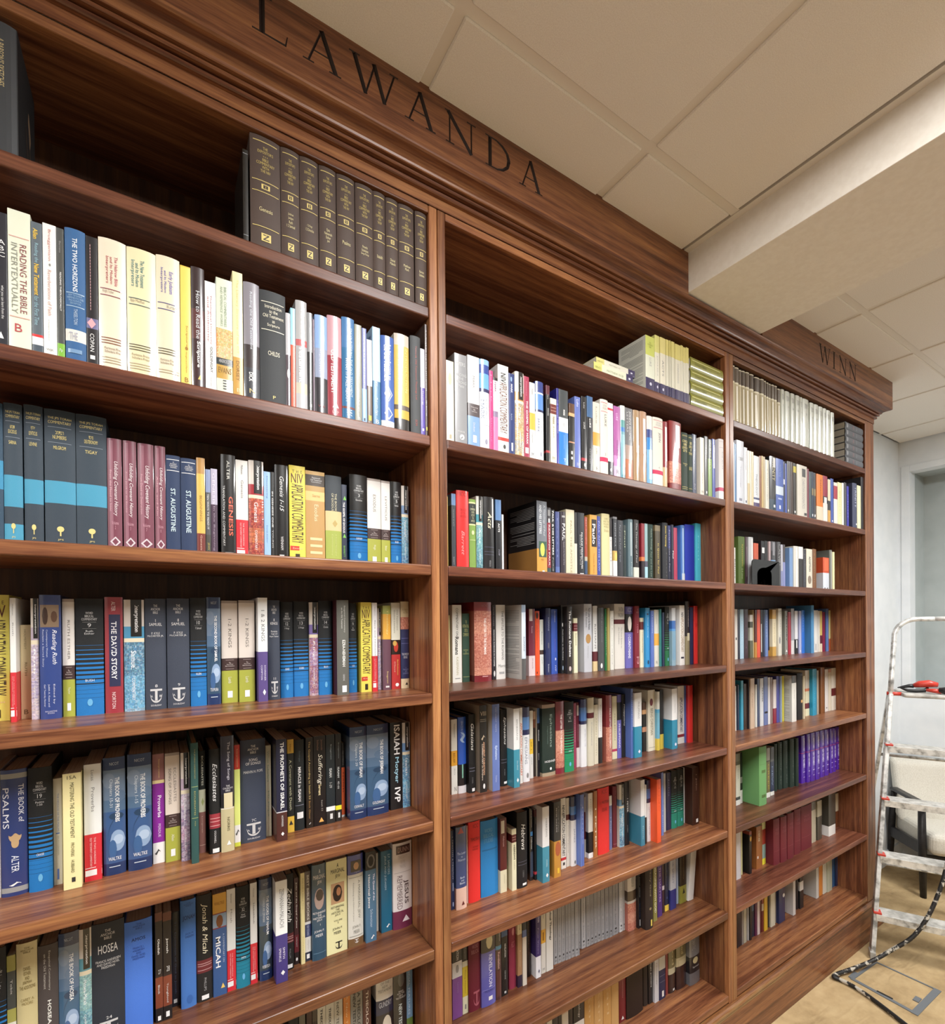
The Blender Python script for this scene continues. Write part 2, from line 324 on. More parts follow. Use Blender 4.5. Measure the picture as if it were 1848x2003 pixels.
# carved letters: strokes as (x, z, width) polylines in letter units (height 1), cut as V grooves
T, K, S = .07, .155, .055
GLY = {
 'L': (.62, [[(.17, 1, K), (.17, .02, K)], [(.0, .985, S), (.34, .985, S)], [(.0, .02, S), (.58, .02, T)], [(.585, .0, S), (.62, .26, S * .6)]]),
 'A': (1., [[(.14, .02, T), (.49, .98, T)], [(.49, 1., K), (.87, .02, K)], [(.27, .36, S), (.70, .36, S)], [(.0, .015, S), (.28, .015, S)], [(.70, .015, S), (1.02, .015, S)]]),
 'W': (1.45, [[(.14, .98, K), (.47, .0, K * .9)], [(.47, .0, T), (.76, .98, T)], [(.73, .98, K), (1.05, .0, K * .9)], [(1.05, .0, T), (1.36, .98, T)], [(.0, .985, S), (.30, .985, S)], [(1.22, .985, S), (1.48, .985, S)]]),
 'N': (1.08, [[(.15, .95, T), (.15, .02, T)], [(.10, .98, K), (.92, .0, K)], [(.92, .0, T), (.92, .98, T)], [(.0, .985, S), (.16, .985, S)], [(.02, .015, S), (.30, .015, S)], [(.77, .985, S), (1.08, .985, S)]]),
 'D': (1.02, [[(.17, .98, K), (.17, .02, K)], [(.0, .985, S), (.30, .985, S)], [(.0, .015, S), (.30, .015, S)], [(.17, .98, S), (.42, .98, T), (.66, .90, T * 1.6), (.85, .74, K * .8), (.92, .52, K), (.86, .28, K * .8), (.68, .11, T * 1.5), (.45, .025, T), (.17, .02, S)]]),
 'I': (.34, [[(.17, .98, K), (.17, .02, K)], [(.0, .985, S), (.34, .985, S)], [(.0, .015, S), (.34, .015, S)]]),
}
def cutter(word):
    mb = MB()
    for ch, x, z, ht, wd in word:
        gw, strokes = GLY[ch]; sx = wd / gw
        for st in strokes:
            for (ax, az, aw), (bx, bz, bw) in zip(st[:-1], st[1:]):
                p = Vector((x + ax * sx, z + az * ht)); q = Vector((x + bx * sx, z + bz * ht)); d = (q - p).normalized(); n = Vector((-d.y, d.x))
                p -= d * .0006; q += d * .0006
                hp, hq = aw * ht * .5, bw * ht * .5; o = -.0655; e = .0006
                dp, dq = min(max(hp * .9, .0016), .006), min(max(hq * .9, .0016), .006)
                vs = [(p.x + n.x * hp, o - e, p.y + n.y * hp), (p.x - n.x * hp, o - e, p.y - n.y * hp), (p.x, o + dp, p.y), (q.x + n.x * hq, o - e, q.y + n.y * hq), (q.x - n.x * hq, o - e, q.y - n.y * hq), (q.x, o + dq, q.y)]
                vs = [(a - 1.3, b_, c - 2.858) for a, b_, c in vs]
                mb.add(vs, [(0, 2, 1), (3, 4, 5), (0, 1, 4, 3), (1, 2, 5, 4), (2, 0, 3, 5)], mat=0)
    return mb
def carve(o, word):
    c = cutter(word).build('cutter', [CARVED])
    bmx = bmesh.new(); bmx.from_mesh(c.data); bmesh.ops.recalc_face_normals(bmx, faces=bmx.faces); bmx.to_mesh(c.data); bmx.free()
    bmx = bmesh.new(); bmx.from_mesh(o.data); bmesh.ops.recalc_face_normals(bmx, faces=bmx.faces); bmx.to_mesh(o.data); bmx.free()
    c.location = o.parent.location
    md = o.modifiers.new('carve', 'BOOLEAN'); md.operation = 'DIFFERENCE'; md.solver = 'EXACT'; md.use_self = True; md.object = c; md.material_mode = 'TRANSFER'
    bpy.context.view_layer.update(); dg = bpy.context.evaluated_depsgraph_get()
    me = bpy.data.meshes.new_from_object(o.evaluated_get(dg)); o.modifiers.clear(); o.data = me
    bpy.data.objects.remove(c)
carve(fr1, [('L', .172, 2.979, .079, .068), ('A', .272, 2.979, .079, .080), ('W', .373, 2.979, .079, .115), ('A', .508, 2.979, .079, .080), ('N', .618, 2.979, .079, .090), ('D', .739, 2.979, .079, .084), ('A', .850, 2.979, .079, .080)])
carve(fr2, [('W', 2.590, 2.968, .081, .112), ('I', 2.727, 2.968, .081, .028), ('N', 2.795, 2.968, .081, .082), ('N', 2.905, 2.968, .081, .082)])

# ---------------------------------------------------------------- books
BOOKS = r'''# 1 A
+-2421 433 222 10 h 141517|b0-100,3-97 33363a;v13-50,40-62 b9a878 A PARSON'S SKETCHES; v62-72,8-20 7d6a58 BROOKHAM; o80-86,2-45 c9b06a
+1619 110 198 10 p 191714|l4 8d8f94; l92 8d8f94
+1764 616 240 10 h 4a3b34|!E 1,Genesis,c
+2391 401 240 10 h 4a3b34|!E 2,Joshua/Judges/Ruth/1 2 Samuel
+2802 411 240 10 h 4a3b34|!E 3,1 2 Kings/1 2 Chronicles
+3231 398 240 10 h 4a3b34|!E 4,Ezra/Nehemiah/Esther/Job
+3647 432 240 10 h 4a3b34|!E 5,Psalms
+4098 440 240 10 h 4a3b34|!E 6,Proverbs/Ecclesiastes/Song of Songs
+4542 319 240 10 h 4a3b34|!E 7,Isaiah
+4875 329 239 10 h 4a3b34|!E 8,Daniel/Malachi
+5217 425 239 10 h 4a3b34|!E 9,Matthew/Mark
+5678 327 240 10 h 4a3b34|!E 10,Romans/Galatians
# 1 B
+-2340 188 229 10 p 22232c|v55-80,50-75 ddd what you can learn from the; h20-34,30-90 eee A/B/C; t90-95,30-70 fff
+-2148 303 241 10 p dfe3cf|h7-12,15-50 998;l19 d9a59b;v24-74,52-82 8a4a4e *READING THE BIBLE;v24-75,15-42 8d8f84 INTERTEXTUALLY;l77 d9a59b;h82-88,28-60 b5484e B
+-1839 151 231 10 p 5b666f 86:d33 88:eee 94:4a5560|V5-13,20-62 e3c04c Allen;v16-31,25-65 9cc3cf Reading the;V32-56,25-70 e8c04a New Testament;v57-79,25-65 9cc3cf for the First Time
+-1682 188 235 10 p efeee9|v4-28,35-62 c98a84 Brueggemann;o30-32,45-60 888;v35-70,35-62 caa29c Reverberations of Faith;v73-89,35-45 999 A Theological Handbook of/ ;h95-97,20-75 888 WJK
+-1490 105 234 10 p 4a4c4a 89:7fb83e|v10-19,35-60 999 Barreto;V34-64,40-62 eee *READING THEOLOGICALLY;h93-96,30-70 eee Fp
+-1373 297 239 10 h 2f5f93 77:dfdfd6 86:2f5f93|V7-48,38-62 dfe8f0 *THE TWO HORIZONS;h50-58,10-90 8fb0cc NEW TESTAMENT/HERMENEUTICS AND/PHILOSOPHICAL/DESCRIPTION;v61-73,42-60 b9cde0 THISELTON;l49 9fbbd4;l59 9fbbd4;h79-85,20-60 aab THE;b92-95,12-80 6f93b8
+-1071 177 237 10 p 1d1a1f 64:6a6a92 72:1d1a1f|h6-58,14-62 e3b5b8 I/I/I/I/I/I/I/I/I/I/I/I/I/I/I/I/I/I/I/I/I/I;d64-72,8-80 f0a7ae;v76-90,30-65 eee COPAN;b93-96,30-70 eee
+-883 425 242 10 j e9dcc6|v14-35,24-38 a8344a Interpreters;v14-35,42-52 a8344a and Its Modern;v13-36,58-70 b8506a *The Hebrew Bible;l39 8a4a5a;l44 8a4a5a;h40-43,15-55 998877 Knight Tucker;l77 8a5a4a;l79 8a5a4a;l81 8a5a4a;h84-89,20-85 776655 Fortress Press/Scholars Press;l92 c5b8a0;l94 c5b8a0;l96 c5b8a0
+-447 471 241 10 j e9dfb6|v10-31,12-28 2e7d86 Interpreters;v12-31,30-42 2e7d86 and Its Modern;v9-31,46-60 2e7d86 *The New Testament;l40 5a6a6a;l45 5a6a6a;h41-44,12-60 998877 Epp MacRae;l77 5a5a4a;l79 5a5a4a;l81 5a5a4a;h84-89,15-75 776655 Fortress Press/Scholars Press;l92 c5b8a0;l94 c5b8a0;l96 c5b8a0
+28 400 244 10 j e6dbc0|v10-30,17-30 4a4aa8 Interpreters;v12-30,34-44 5a5ab8 and Its Modern;v12-30,50-72 6a6ac0 *Early Judaism;l38 55558a;l43 55558a;h39-42,45-90 aa9 Kraft;l75 5a5a4a;l77 5a5a4a;l79 5a5a4a;h83-88,15-80 776655 Fortress Press/Scholars Press;l92 c5b8a0;l94 c5b8a0
+438 185 239 10 p e6c24a 1:f0d468|v50-68,45-70 a3742e Scripture;o68-71,40-70 a3742e;v72-90,42-60 b08a3a Wright and Martin;h94-98,35-70 9a6a2e B
+627 239 243 10 j 33262a 35:5a3334 60:3a2428|v20-60,35-65 d8dde2 How to Read the;V62-84,35-65 f2f2f2 *Scripture;t90-94,45-80 e8c86a
+874 203 223 10 p ecebea|v12-58,45-62 b06a72 Theological Diversity;v14-56,20-36 b05a64 and Authority;V60-84,45-68 777 GOLDINGAY;v88-97,45-58 aaa Hendrickson
+1081 308 238 10 p d8e0cc 44:~orange 70:333a3a 76:c19a4a 88:d6dccc|v7-42,48-64 8fa08a BIBLICAL COMMENTARIES;v7-42,26-40 9aa890 AND REFERENCE WORKS;h71-74,15-85 ccc HENDRICKSON;h78-83,10-90 8a6a2e EVANS;v89-97,38-58 555 IIII
+1393 198 262 10 p efe3b0 69:c69a4c|v6-66,30-60 e6d089 The Literary Structure of the OT;v72-88,30-62 8a6428 DORSEY;h94-97,35-70 e8dcae B
+1603 314 247 10 j 8d8a94 54:3a3236 74:3d4048|v8-58,35-55 d5dbe4 Reading the Old Testament;V78-86,30-55 eee DICK;h92-96,30-70 d8c48a N
+1925 535 242 10 h 34373a|l10 e8e4d0;h12-33,12-92 e9e5cf *Introduction/to the/Old Testament/as/Scripture;l35 e8e4d0;h54-58,30-75 e9e5cf CHILDS;h94-97,45-60 e8d98a P
+2465 103 208 10 j c2c2c8 45:50454e|o60-70,20-80 ddd
+2572 104 223 10 p 9cd3ea 37:e2593c|v60-90,35-60 f2a08a Old Testament Survey
+2680 247 244 10 j b3b4b6 36:c4676a 42:b0b1b4 76:c9c6b4 86:bdbec2|V6-40,45-80 f2f2f4 *The Old;V42-76,25-60 f2f2f4 Testament
+2933 123 224 10 j 8f9296 40:24262a|v70-82,45-65 bbb Rogerson;b93-96,40-70 eee
-3060 40 213 10 p 50304a|
+3105 282 225 10 j 8fb0e0 34:98a4c0 64:2c2c34|v36-60,30-65 c8d0e0 WESTERMANN;h92-95,20-80 8c4048 WJK
+3391 334 233 10 j c79aa4 40:9c3a48|V34-78,22-52 f3e3e0 *OLD TESTAMENT;t86-92,30-75 eee;h95-98,30-75 e8b8b8 IVP
+3735 304 240 10 j 4a7cb0 30:2f6f9e 88:7a3e38 90:2a6a98|v10-78,62-80 d8e8f4 *ENCOUNTERING THE OLD TESTAMENT;v40-84,25-45 e8f0f8 WHAT IT'S ALL ABOUT;u91-97,30-75 dfe8ee W
+4045 182 233 10 p 87887a|v5-65,45-65 c9c9b0 Introducing Old Testament Theology;v78-90,45-65 ddd Bellinger;h95-98,35-75 ddd B
+4231 120 229 10 p 5e68a4 64:8fb6f2|v4-60,35-60 d8d8f0 UNDERSTANDING OLD TESTAMENT THEOLOGY;b95-98,30-60 334
+4355 134 205 10 p e8e3e3 55:5a4a3e|b90-96,25-75 e8d23a
+4499 205 241 10 p a9c9e0 55:2c6d98|v6-60,35-65 e6eef6 Old Testament Theology;v72-90,35-62 cfe0ee Routledge;h94-98,35-75 eee B
+4715 343 226 10 j 3f63ae 93:cfd4d8|v8-48,55-75 eef *An Introduction to;V10-50,20-45 eef the Old Testament;d55-72,20-85 dfe4f4;d56-71,28-78 3f63ae;d58-69,36-70 dfe4f4;d78-92,20-85 dfe4f4;d80-90,28-78 3f63ae
+5069 400 242 10 j c9c0b4 12:d8b45c 74:5a5048 79:d6a844 88:1d1b1b|v14-60,70-85 f2dcA0 INTRODUCTION;v16-60,25-50 f6ecd0 Old Testament
+5515 283 249 10 h 46494c|v10-65,40-60 a8463c Towards Old Testament Theology Ltd;v86-92,40-60 a8463c SCM
+5802 127 224 10 p d8d4ea 45:5b4aa6|v48-65,35-65 ddd Theology;b92-95,35-70 eee
-5937 68 291 10 p 4a3c38 3:51423c 94:4a3c38|v5-60,35-62 ddd A SURVEY OF THE OLD TESTAMENT;v68-82,30-60 eee HILL WALTON;b92-95,35-75 e8d23a
# 1 C
+-2647 206 269 115 h 2e4a60 40:3a8fb8 60:2e4a60|
+-2433 268 272 115 h 33404c 50:4698b8 72:33404c 84:4698b8|!J Exodus,שמות,SARNA
+-2143 280 275 115 h 33404c 52:4698b8 69:33404c|!J Leviticus,ויקרא,LEVINE
+-1843 476 274 115 h 33404c 51:4698b8 67:33404c|!J Numbers,במדבר,MILGROM
+-1357 492 274 115 h 33404c 51:4698b8 67:33404c|!J Deuteronomy,דברים,TIGAY
+-855 243 235 115 j 7d4656|!U 2,From the Flood to Isaac
+-589 230 235 115 j 7d4656|!U 3,From Jacob to the Exodus
+-336 284 234 115 j 7d4656|!U 7,From David to Destruction
+-33 194 234 115 j 7d4656|!U 8,Adam and Kin
+171 265 218 115 h 26385a|l4 eee;h6-13,25-80 ddd 41/ANCIENT/CHRISTIAN/WRITERS;l15 eee;V33-76,32-65 c9dde4 *ST. AUGUSTINE
+446 298 216 115 h 26385a|l4 eee;h6-13,25-80 ddd 42/ANCIENT/CHRISTIAN/WRITERS;l15 eee;V33-76,32-65 c9dde4 *ST. AUGUSTINE
+750 166 222 115 j b98d50 16:e4bd62 76:7a3a34|v38-64,35-65 9a7a3e *BEGINNINGS;v78-93,40-62 d8b8a8 Genesis
+927 101 199 115 p 8795b8 26:55575a 74:4a4a44|v28-68,30-62 f2f2f2 TEN WAYS TO READ IT;v83-91,30-70 c9b860 JEWS;b95-99,20-75 e8d23a
+1033 133 202 115 p b9b4c8 40:4c3a4c|v5-40,25-60 e8e4f0 GENESIS;v42-92,30-60 a898a8 In the Beginning;h95-98,25-75 ccc IVP
+1237 297 238 115 j 161618|v6-24,40-60 d8d8d0 ALTER;v30-88,12-26 d8d8d8 TRANSLATION AND COMMENTARY;V40-78,52-82 d8654c *GENESIS;b94-98,25-85 ddd
+1546 261 231 115 p e3e1dc|!T *Genesis,McKeown
+1818 328 234 115 j d8d0c8|!I *Genesis,a8333c,red
+2155 147 213 115 p 9cc0e6|v5-30,35-60 4a70a8 Discovering;v60-80,35-55 6f94c4 Derek Kidner
+2306 84 214 115 p 2a2a2a|V22-62,30-65 e8e8e8 IN GENESIS ONE;v65-85,30-65 ccc YOUNG
+2399 304 233 115 j 141416|u12-48,35-65 e8e8e8 *Genesis 1-15;v74-88,40-60 ddd WENHAM;b93-98,30-65 ddd
+2734 384 238 115 p e8d85a|!Y *Exodus
+3122 476 231 115 p c9a468 4:4a4038 16:bd9a60 22:eec482 32:c29a60|h6-13,25-85 ddd Pentateuch/Old Testament/Commentary;h25-28,35-75 b8904c Sarna;v36-54,45-65 f0e0b8 *Exodus;v72-97,22-85 e8d2a0 IIII
+3612 409 226 115 h 40464c 40:e3c795 62:a7b456|v20-40,55-68 d8d2b0 *THE BOOK;v20-40,35-48 d8d2b0 OF EXODUS;d50-58,40-72 c0a868;v66-90,55-66 cdd48a A Critical Theological/ ;v66-90,32-43 cdd48a Commentary
+4026 143 208 115 p 2a3348|t14-19,30-90 7cc456;V22-60,25-60 f2f2f2 *THE GOSPEL OF EXODUS;t61-66,20-80 7cc456;v76-90,30-60 7cc456 BARRETT
+4241 474 238 115 j 101214|!W 3,*Exodus,DURHAM
+4722 380 235 115 p e2dfda|!S *EXODUS,Wright
+5113 258 234 115 p e2dfda|!S *LEVITICUS,Sklar
+5388 310 235 115 j 101214|!W 5,Numbers,BUDD
+5705 204 228 115 j d8d0c8|!I Numbers,7a94b8,blue
# 1 D
+-2841 370 246 161 p e8dC6a|!Y Judges
+-2410 88 239 131 p e6e6e2|!T *Ruth,McKeown
+-2318 163 187 163 p d2bf96|v5-26,35-55 8a7a58 HOLMSTEDT;v40-54,40-62 7a6a48 *RUTH;h90-95,30-70 6a5a3a B
+-2120 119 239 141 j d8d0c8|!I *Ruth,b8a8b8,pastel
+-1979 327 246 134 j 2e4484|b8-26,4-92 8a745e;o10-24,14-42 3f2a22;o13-22,55-85 5a3d2c;u28-56,55-82 e8eaf4 *Reading Ruth;v28-50,30-40 c8d0e8 Contemporary Women;v28-58,12-22 c8d0e8 Reclaim a Sacred Story;v72-88,62-72 d8dcec Edited by;v72-90,38-48 d8dcec Judith A. Kates and;v72-90,18-28 d8dcec Gail Twersky Reimer;h93-96,25-80 ccd BALLANTINE/BOOKS
+-1643 197 239 143 p e2dcd6|!S *RUTH ESTHER,Taylor
+-1428 458 240 141 h 15181b|!W 9,Ruth/Esther,BUSH
+-949 311 244 142 j 9c3440|b15-77,24-86 2c3050;v4-12,38-60 e8d8d8 ALTER;V21-71,36-66 e8e8ea *THE DAVID STORY;v82-96,38-58 e8d8d8 NORTON
+-620 361 239 142 j d8d0c8|!I 1 Samuel,4f98c0,blue
+-245 390 242 142 h 3a4150|!A 8,*I/SAMUEL,P. KYLE/McCARTER JR.
+161 430 243 139 h 3a4150|!A 9,*II/SAMUEL,P. KYLE/McCARTER JR.
+608 318 245 138 h 15181b|!W 10,1 Samuel,KLEIN
+938 280 247 139 j 33506a|!N *THE SECOND BOOK OF SAMUEL,,TSUMURA
+1241 351 240 145 p dcd2c9|!S *1-2 KINGS,Lamb
+1606 346 241 137 p dcd2c9|!S *1-2 KINGS,Lamb
+1992 214 247 116 p eef0f0 52:5c4c86|v12-42,35-70 777 *1 & 2 KINGS;v65-80,62-78 e8e4f4 SCHREINER;v65-79,28-44 e8e4f4 COMPTON;d88-94,45-78 eee
+2246 271 242 134 h 3a4150|!A 11,*II/KINGS,Mordechai/Cogan and/Hayim Tadmor
+2565 296 239 150 h 15181b|!W 12,1 Kings,DEVRIES
+2884 367 241 154 h 15181b|!W 13,2 Kings,HOBBS
+3263 220 239 148 j d8d0c8|!I Kings,7a6aa8,purple
+3487 338 243 143 h 15181b|!W 14,1 Chronicles,BRAUN
+3861 310 244 112 h 62625c|v6-34,55-68 d8d8d0 Exegetical Commentary;v8-30,34-46 d8d8d0 on the Old Testament;V42-70,42-66 f0f0ea *EZRA-NEHEMIAH;v78-85,45-60 ccc GREENE;b90-97,38-76 eee
+4271 213 238 141 h 15181b|!W 16,Ezra/Nehemiah,WILLIAMSON
+4557 298 240 128 p e8d75e|!Y Kings
+4859 139 239 122 p e8e8ea|!T *Ezra and Nehemiah,Shepherd
-5095 100 225 145 j d8d0c8|!I Esther,c8b4cc,pastel
+5199 228 232 132 j a8b060 10:e8b04c 40:6a4a58|v5-35,35-65 e8d890 Theology;v78-92,35-60 e0c888 Brueggemann;b95-97,25-70 ddd
+5455 269 240 135 p d8d6c6 43:2a1c18 60:b83434|v8-32,60-75 8a8a7a *Old Testament;v8-35,28-42 8a8a7a Wisdom Literature;o45-57,25-75 b83a2a;o44-50,15-60 c8a050;v66-84,62-76 e8c060 Bartholomew;v68-80,28-44 e8b8a8 O'Dowd;o93-97,40-80 eee
+5752 253 244 139 j d2c09a 18:~rose 32:2e3560 89:e8d4ae|h8-14,20-90 a08c60 ROBERT/ALTER;h59-66,10-95 e8e8f0 *THE WISDOM/BOOKS;l42 6a70a0;l48 6a70a0;h75-84,20-90 8a90b8 A/TRANSLATION/WITH/COMMENTARY;t93-96,45-80 333
# 1 E
--2733 148 245 137 p ccc8c8|
+-2575 384 243 134 j 2c3c72 3:9a9a94 7:2c3c72 93:9a9a98 97:2c3c72|v12-42,68-88 e8eaf2 THE BOOK of;v14-46,8-32 e8eaf2 *PSALMS;y50-62,30-78 c0a078;v68-81,40-68 e0e4ee ALTER;x88-92,30-75 eee
+-2171 357 242 129 h 15181b|!W 19,*Psalms/1-50,CRAIGIE
+-1810 140 213 137 p dcd8c8|v14-50,45-65 8a98b8 *THE MESSAGE OF THE PSALMS;b51-52,30-70 5a7ac0;v54-72,45-65 b8b8a8 BRUEGGEMANN;b85-95,40-60 5a7ac0
+-1616 288 228 101 p eee3aa|h2-5,25-75 4a4a3a 15A;v8-56,40-62 55543c *MASTERING THE OLD TESTAMENT;v60-72,42-60 66653f PROVERBS;v75-86,42-60 66653f HUBBARD;b90-94,45-65 333
+-1305 283 237 118 p e2e4e2|!T *Proverbs,Lucas
+-997 377 244 127 j 3a5a8a|!N *THE BOOK OF PROVERBS,Chapters 15-31,WALTKE
+-580 423 246 123 j 3a5a8a|!N THE BOOK OF PROVERBS,Chapters 1-15,WALTKE
+-143 226 238 131 p 9a6a6a 24:ecd9a0 27:8a2a9a 81:eee|v5-22,45-65 e8c890 Interpretation;V38-58,42-72 f0e4f4 *Proverbs;v64-76,45-65 e8d0ee PERDUE;x85-92,15-60 444
+92 277 238 124 p ddd0c4|!S *ECCLESIASTES/SONG OF SONGS,Allen
+383 166 238 112 j d8d0c8|!I *Ecclesiastes,b8a4b8,violet
+567 139 262 87 h 2c5350|v5-30,40-60 a8a068 THE JPS BIBLE COMMENTARY;l36 8a9a68;v40-60,40-60 b0a868 ECCLESIASTES;l62 8a9a68;v65-69,45-60 b0a868 FOX
+740 135 232 135 h 1d2221 38:d5d6ba 60:8e6059|V5-34,40-68 d8d8c8 *ECCLESIASTES;d46-54,35-75 a8b070;v64-80,35-55 d8b8a8 Longman;l92 c8a898
+937 224 237 116 h 191a1b 62:a03640 76:191a1b|u14-50,30-70 f0f0f0 *Ecclesiastes;l66 e8b0b0;l69 e8b0b0;l73 e8b0b0;v78-90,40-58 ddd O'DONNELL;b95-99,25-85 eee
+1165 271 264 111 j 262436 50:1d1a20 62:e8e0d0 63:c3b992|v5-38,45-70 d8d8e4 *The Song of Songs;h42-48,15-90 ddd THE/CHURCH'S/BIBLE;b49-62,22-88 d8cca8;v70-82,45-65 5a5438 NORRIS;t90-94,40-75 eee
+1459 125 237 125 p c23a2c 24:e3ee8a 79:eee 96:d8e050|v4-22,40-65 f0d0a0 Interpretation;x81-89,15-80 555
+1604 552 244 135 h 3a4254|!A 7C,*SONG/OF SONGS,MARVIN H. POPE
+2177 127 222 144 p d9d6be|v6-40,30-60 8fae9e What Scholars;v50-78,30-60 8fae9e Mr Pope
+2334 243 243 98 p 20223a 71:cfcfd4 72:4a2824|V3-69,38-72 f2f2f2 *THE PROPHETS OF ISRAEL;v75-86,45-62 ddd HOFFMEIER;d91-95,40-70 eee
+2668 160 231 138 p d9b040 15:1f2322 83:e6bd4a|v5-13,30-60 8a6a20 Hays;v22-76,30-65 c9c9a8 *A Covenant with Death;t87-92,20-80 333
+2843 236 227 141 h 1f2527|v12-24,42-58 6a7a80 Goldingay;V30-68,35-65 f0f0f0 *MIRACLE in ISAIAH;l72 889;b80-87,22-86 eee
+3118 184 229 138 p 241d17|v4-68,30-60 d2b878 *The Gospel According to Isaiah 53;v70-90,35-58 a8824a Bock Glaser;x93-96,35-65 ddd
+3311 313 230 139 p 161112|v4-16,55-75 8a6a58 Janowski;v4-16,28-44 8a6a58 Stuhlmacher;u20-54,28-72 f0ecdc *Suffering;V54-66,38-60 e8d8a8 Servant;v72-84,60-72 a8a098 Isaiah 53;t91-96,40-80 e8b060
+3629 228 230 138 p 20292e 81:eee 86:2a2a2a|v11-28,45-65 9aa4a8 Brueggemann;V38-48,35-65 d8dcdc *ISAIAH;v54-60,35-65 ccc 1-39;b89-95,40-70 ddd
+3876 161 229 141 p 1c1d20 82:e8e03a 87:222|v10-28,45-65 9aa4a8 Brueggemann;V38-50,35-65 d8dcdc *ISAIAH;v54-63,35-65 ccc 40-66;b90-96,40-70 ddd
-4106 94 198 162 p 1c1a1a 33:ee6a3a 97:eee|v10-30,30-60 999 THE CAMBRIDGE;v40-66,30-65 8a3020 Isaiah
+4223 454 244 129 j 3a5a7a|!N *THE BOOK OF ISAIAH,Chapters 1-39,OSWALT
+4694 609 244 129 j 3a5a7a|!N *THE BOOK OF JEREMIAH,,GOLDINGAY
+5381 356 242 133 p 1b1c1e|V3-37,32-80 f2f2f2 *ISAIAH;V40-70,32-72 9cc8dc Motyer;V75-92,35-82 f2f2f2 IVP
+5753 229 238 135 j d8d0c8 98:c84a30|!I Isaiah,6a90c0,blue
# 1 F
+-2710 219 252 115 h 101418|!W 31,Hosea/Jonah,STUART
+-2485 129 231 115 p 9c9a50 13:3a4040 44:9c9a50 55:d8d8cc|v20-32,40-62 ccc Tobit
+-2344 302 249 115 j c9bd8e|h3-8,20-85 6a6038 THE/ANCHOR/BIBLE;h18-36,15-90 7a6a38 DANIEL/ESTHER/AND/JEREMIAH/THE ADDITIONS;h42-48,20-85 8a7a48 CAREY A./MOORE
+-2036 306 234 115 h 4c4544|v5-38,52-64 cccac4 Exegetical Commentary;v7-36,30-42 cccac4 on the Old Testament;V46-66,48-66 f0f0ea *HOSEA;b88-96,30-70 eee
+-1724 317 247 115 j 3a6080|!N *THE BOOK OF HOSEA,,DEARMAN
+-1403 195 245 115 j d8d0c8|!I *Hosea-Micah,5a98a8,teal
+-1204 541 247 115 h 2c313a|!A 24,*HOSEA,FRANCIS ANDERSEN/AND DAVID NOEL/FREEDMAN
+-659 485 234 115 h 4a7ad8|h2-8,30-75 2a4a98 THE/ANCHOR/BIBLE;h15-18,25-75 16264e *AMOS;h23-35,25-75 2a4a98 FRANCIS I./ANDERSEN/AND/DAVID NOEL/FREEDMAN
+-126 138 237 115 p 6a3a2c 8:201a1b 57:2a2021 59:7c3f2c 87:1d1a1b|V24-38,35-62 eee *Obadiah;h52-56,40-75 ccc 27;v66-74,35-60 ddd Block;b94-98,30-70 eee
+17 162 233 115 p 6a3a2c 8:201a1b 57:2a2021 59:7c3f2c 87:1d1a1b|V24-38,35-62 eee *Jonah;h50-55,40-75 ccc 28;v66-84,35-60 ddd Youngblood;b92-97,30-70 eee
+182 166 212 148 p 1d222e|v10-86,30-55 4a5a78 The Dominion of God in Jonah;b92-96,20-60 ddd
+352 298 241 131 h 4676be|h2-6,20-85 2a4a88 THE/ANCHOR/BIBLE;h14-19,15-95 14244e *JONAH;h30-35,30-85 22407e JACK M./SASSON;o88-96,35-75 3a66ac
+660 318 242 134 h 1b1a18 61:6e2c2e 73:222120|u8-55,28-70 f2ead0 *Jonah & Micah;l64 c8a0a0;l66 c8a0a0;l70 c8a0a0;v78-90,45-60 aaa PHILLIPS;b94-98,30-75 eee
+987 283 236 130 p d9a43c 19:8a2a2a 20:8aa0b8 33:8a2a2a 34:38598c|h8-11,12-85 a87420 WALTKE;o21-33,25-75 7a4a28;v40-68,72-84 b8c8e0 A COMMENTARY ON;V42-72,20-55 f0f2f4 *MICAH;t88-93,55-85 e8c868
+1277 187 238 132 p e2e2e0|!T *Micah,Dempster
+1473 299 239 132 h 0e1113|!W 32,Micah/Malachi,SMITH,1f7f98
+1776 152 240 128 p e2e2e0|!T *Habakkuk,Thomas
+1971 285 244 128 j 33454e|!N *THE BOOKS OF NAHUM,HABAKKUK AND ZEPHANIAH,ROBERTSON
+2283 268 243 96 p eef0f0 53:443a7c|v8-46,35-70 888 *ZEPHANIAH-MALACHI;v66-77,58-76 e8e4f4 SMITH;v66-79,26-44 e8e4f4 SPRINKLE;d88-93,40-75 eee
+2580 191 237 133 h 161616 62:5c2426 72:1c1c1c|u14-50,25-75 f0f0ee *Zechariah;l65 c8a0a0;l67 c8a0a0;l70 c8a0a0;v78-88,40-60 888 PHILLIPS;b94-98,20-80 eee
+2804 117 217 142 p 42202a 66:6a2430 86:2a2022|V5-58,35-65 eee *Judas and the Gospel of Jesus;v68-80,40-60 ddd WRIGHT;o92-96,30-70 eee
+2948 102 229 134 p e8dca4|v6-40,40-65 8a7a48 *Daily Life in Biblical Times;v70-95,40-60 c8b878 BORENSTEIN
+3057 157 227 139 p 6a605c 56:e8e8ea 59:3a4470 73:e4e2dc 90:2a3448|V4-54,35-70 e0dcd4 *BEST BIBLE BOOKS;v60-72,30-65 b8c0dc NEW TESTAMENT;v76-87,40-62 a8a098 Glynn;b92-97,25-70 eee
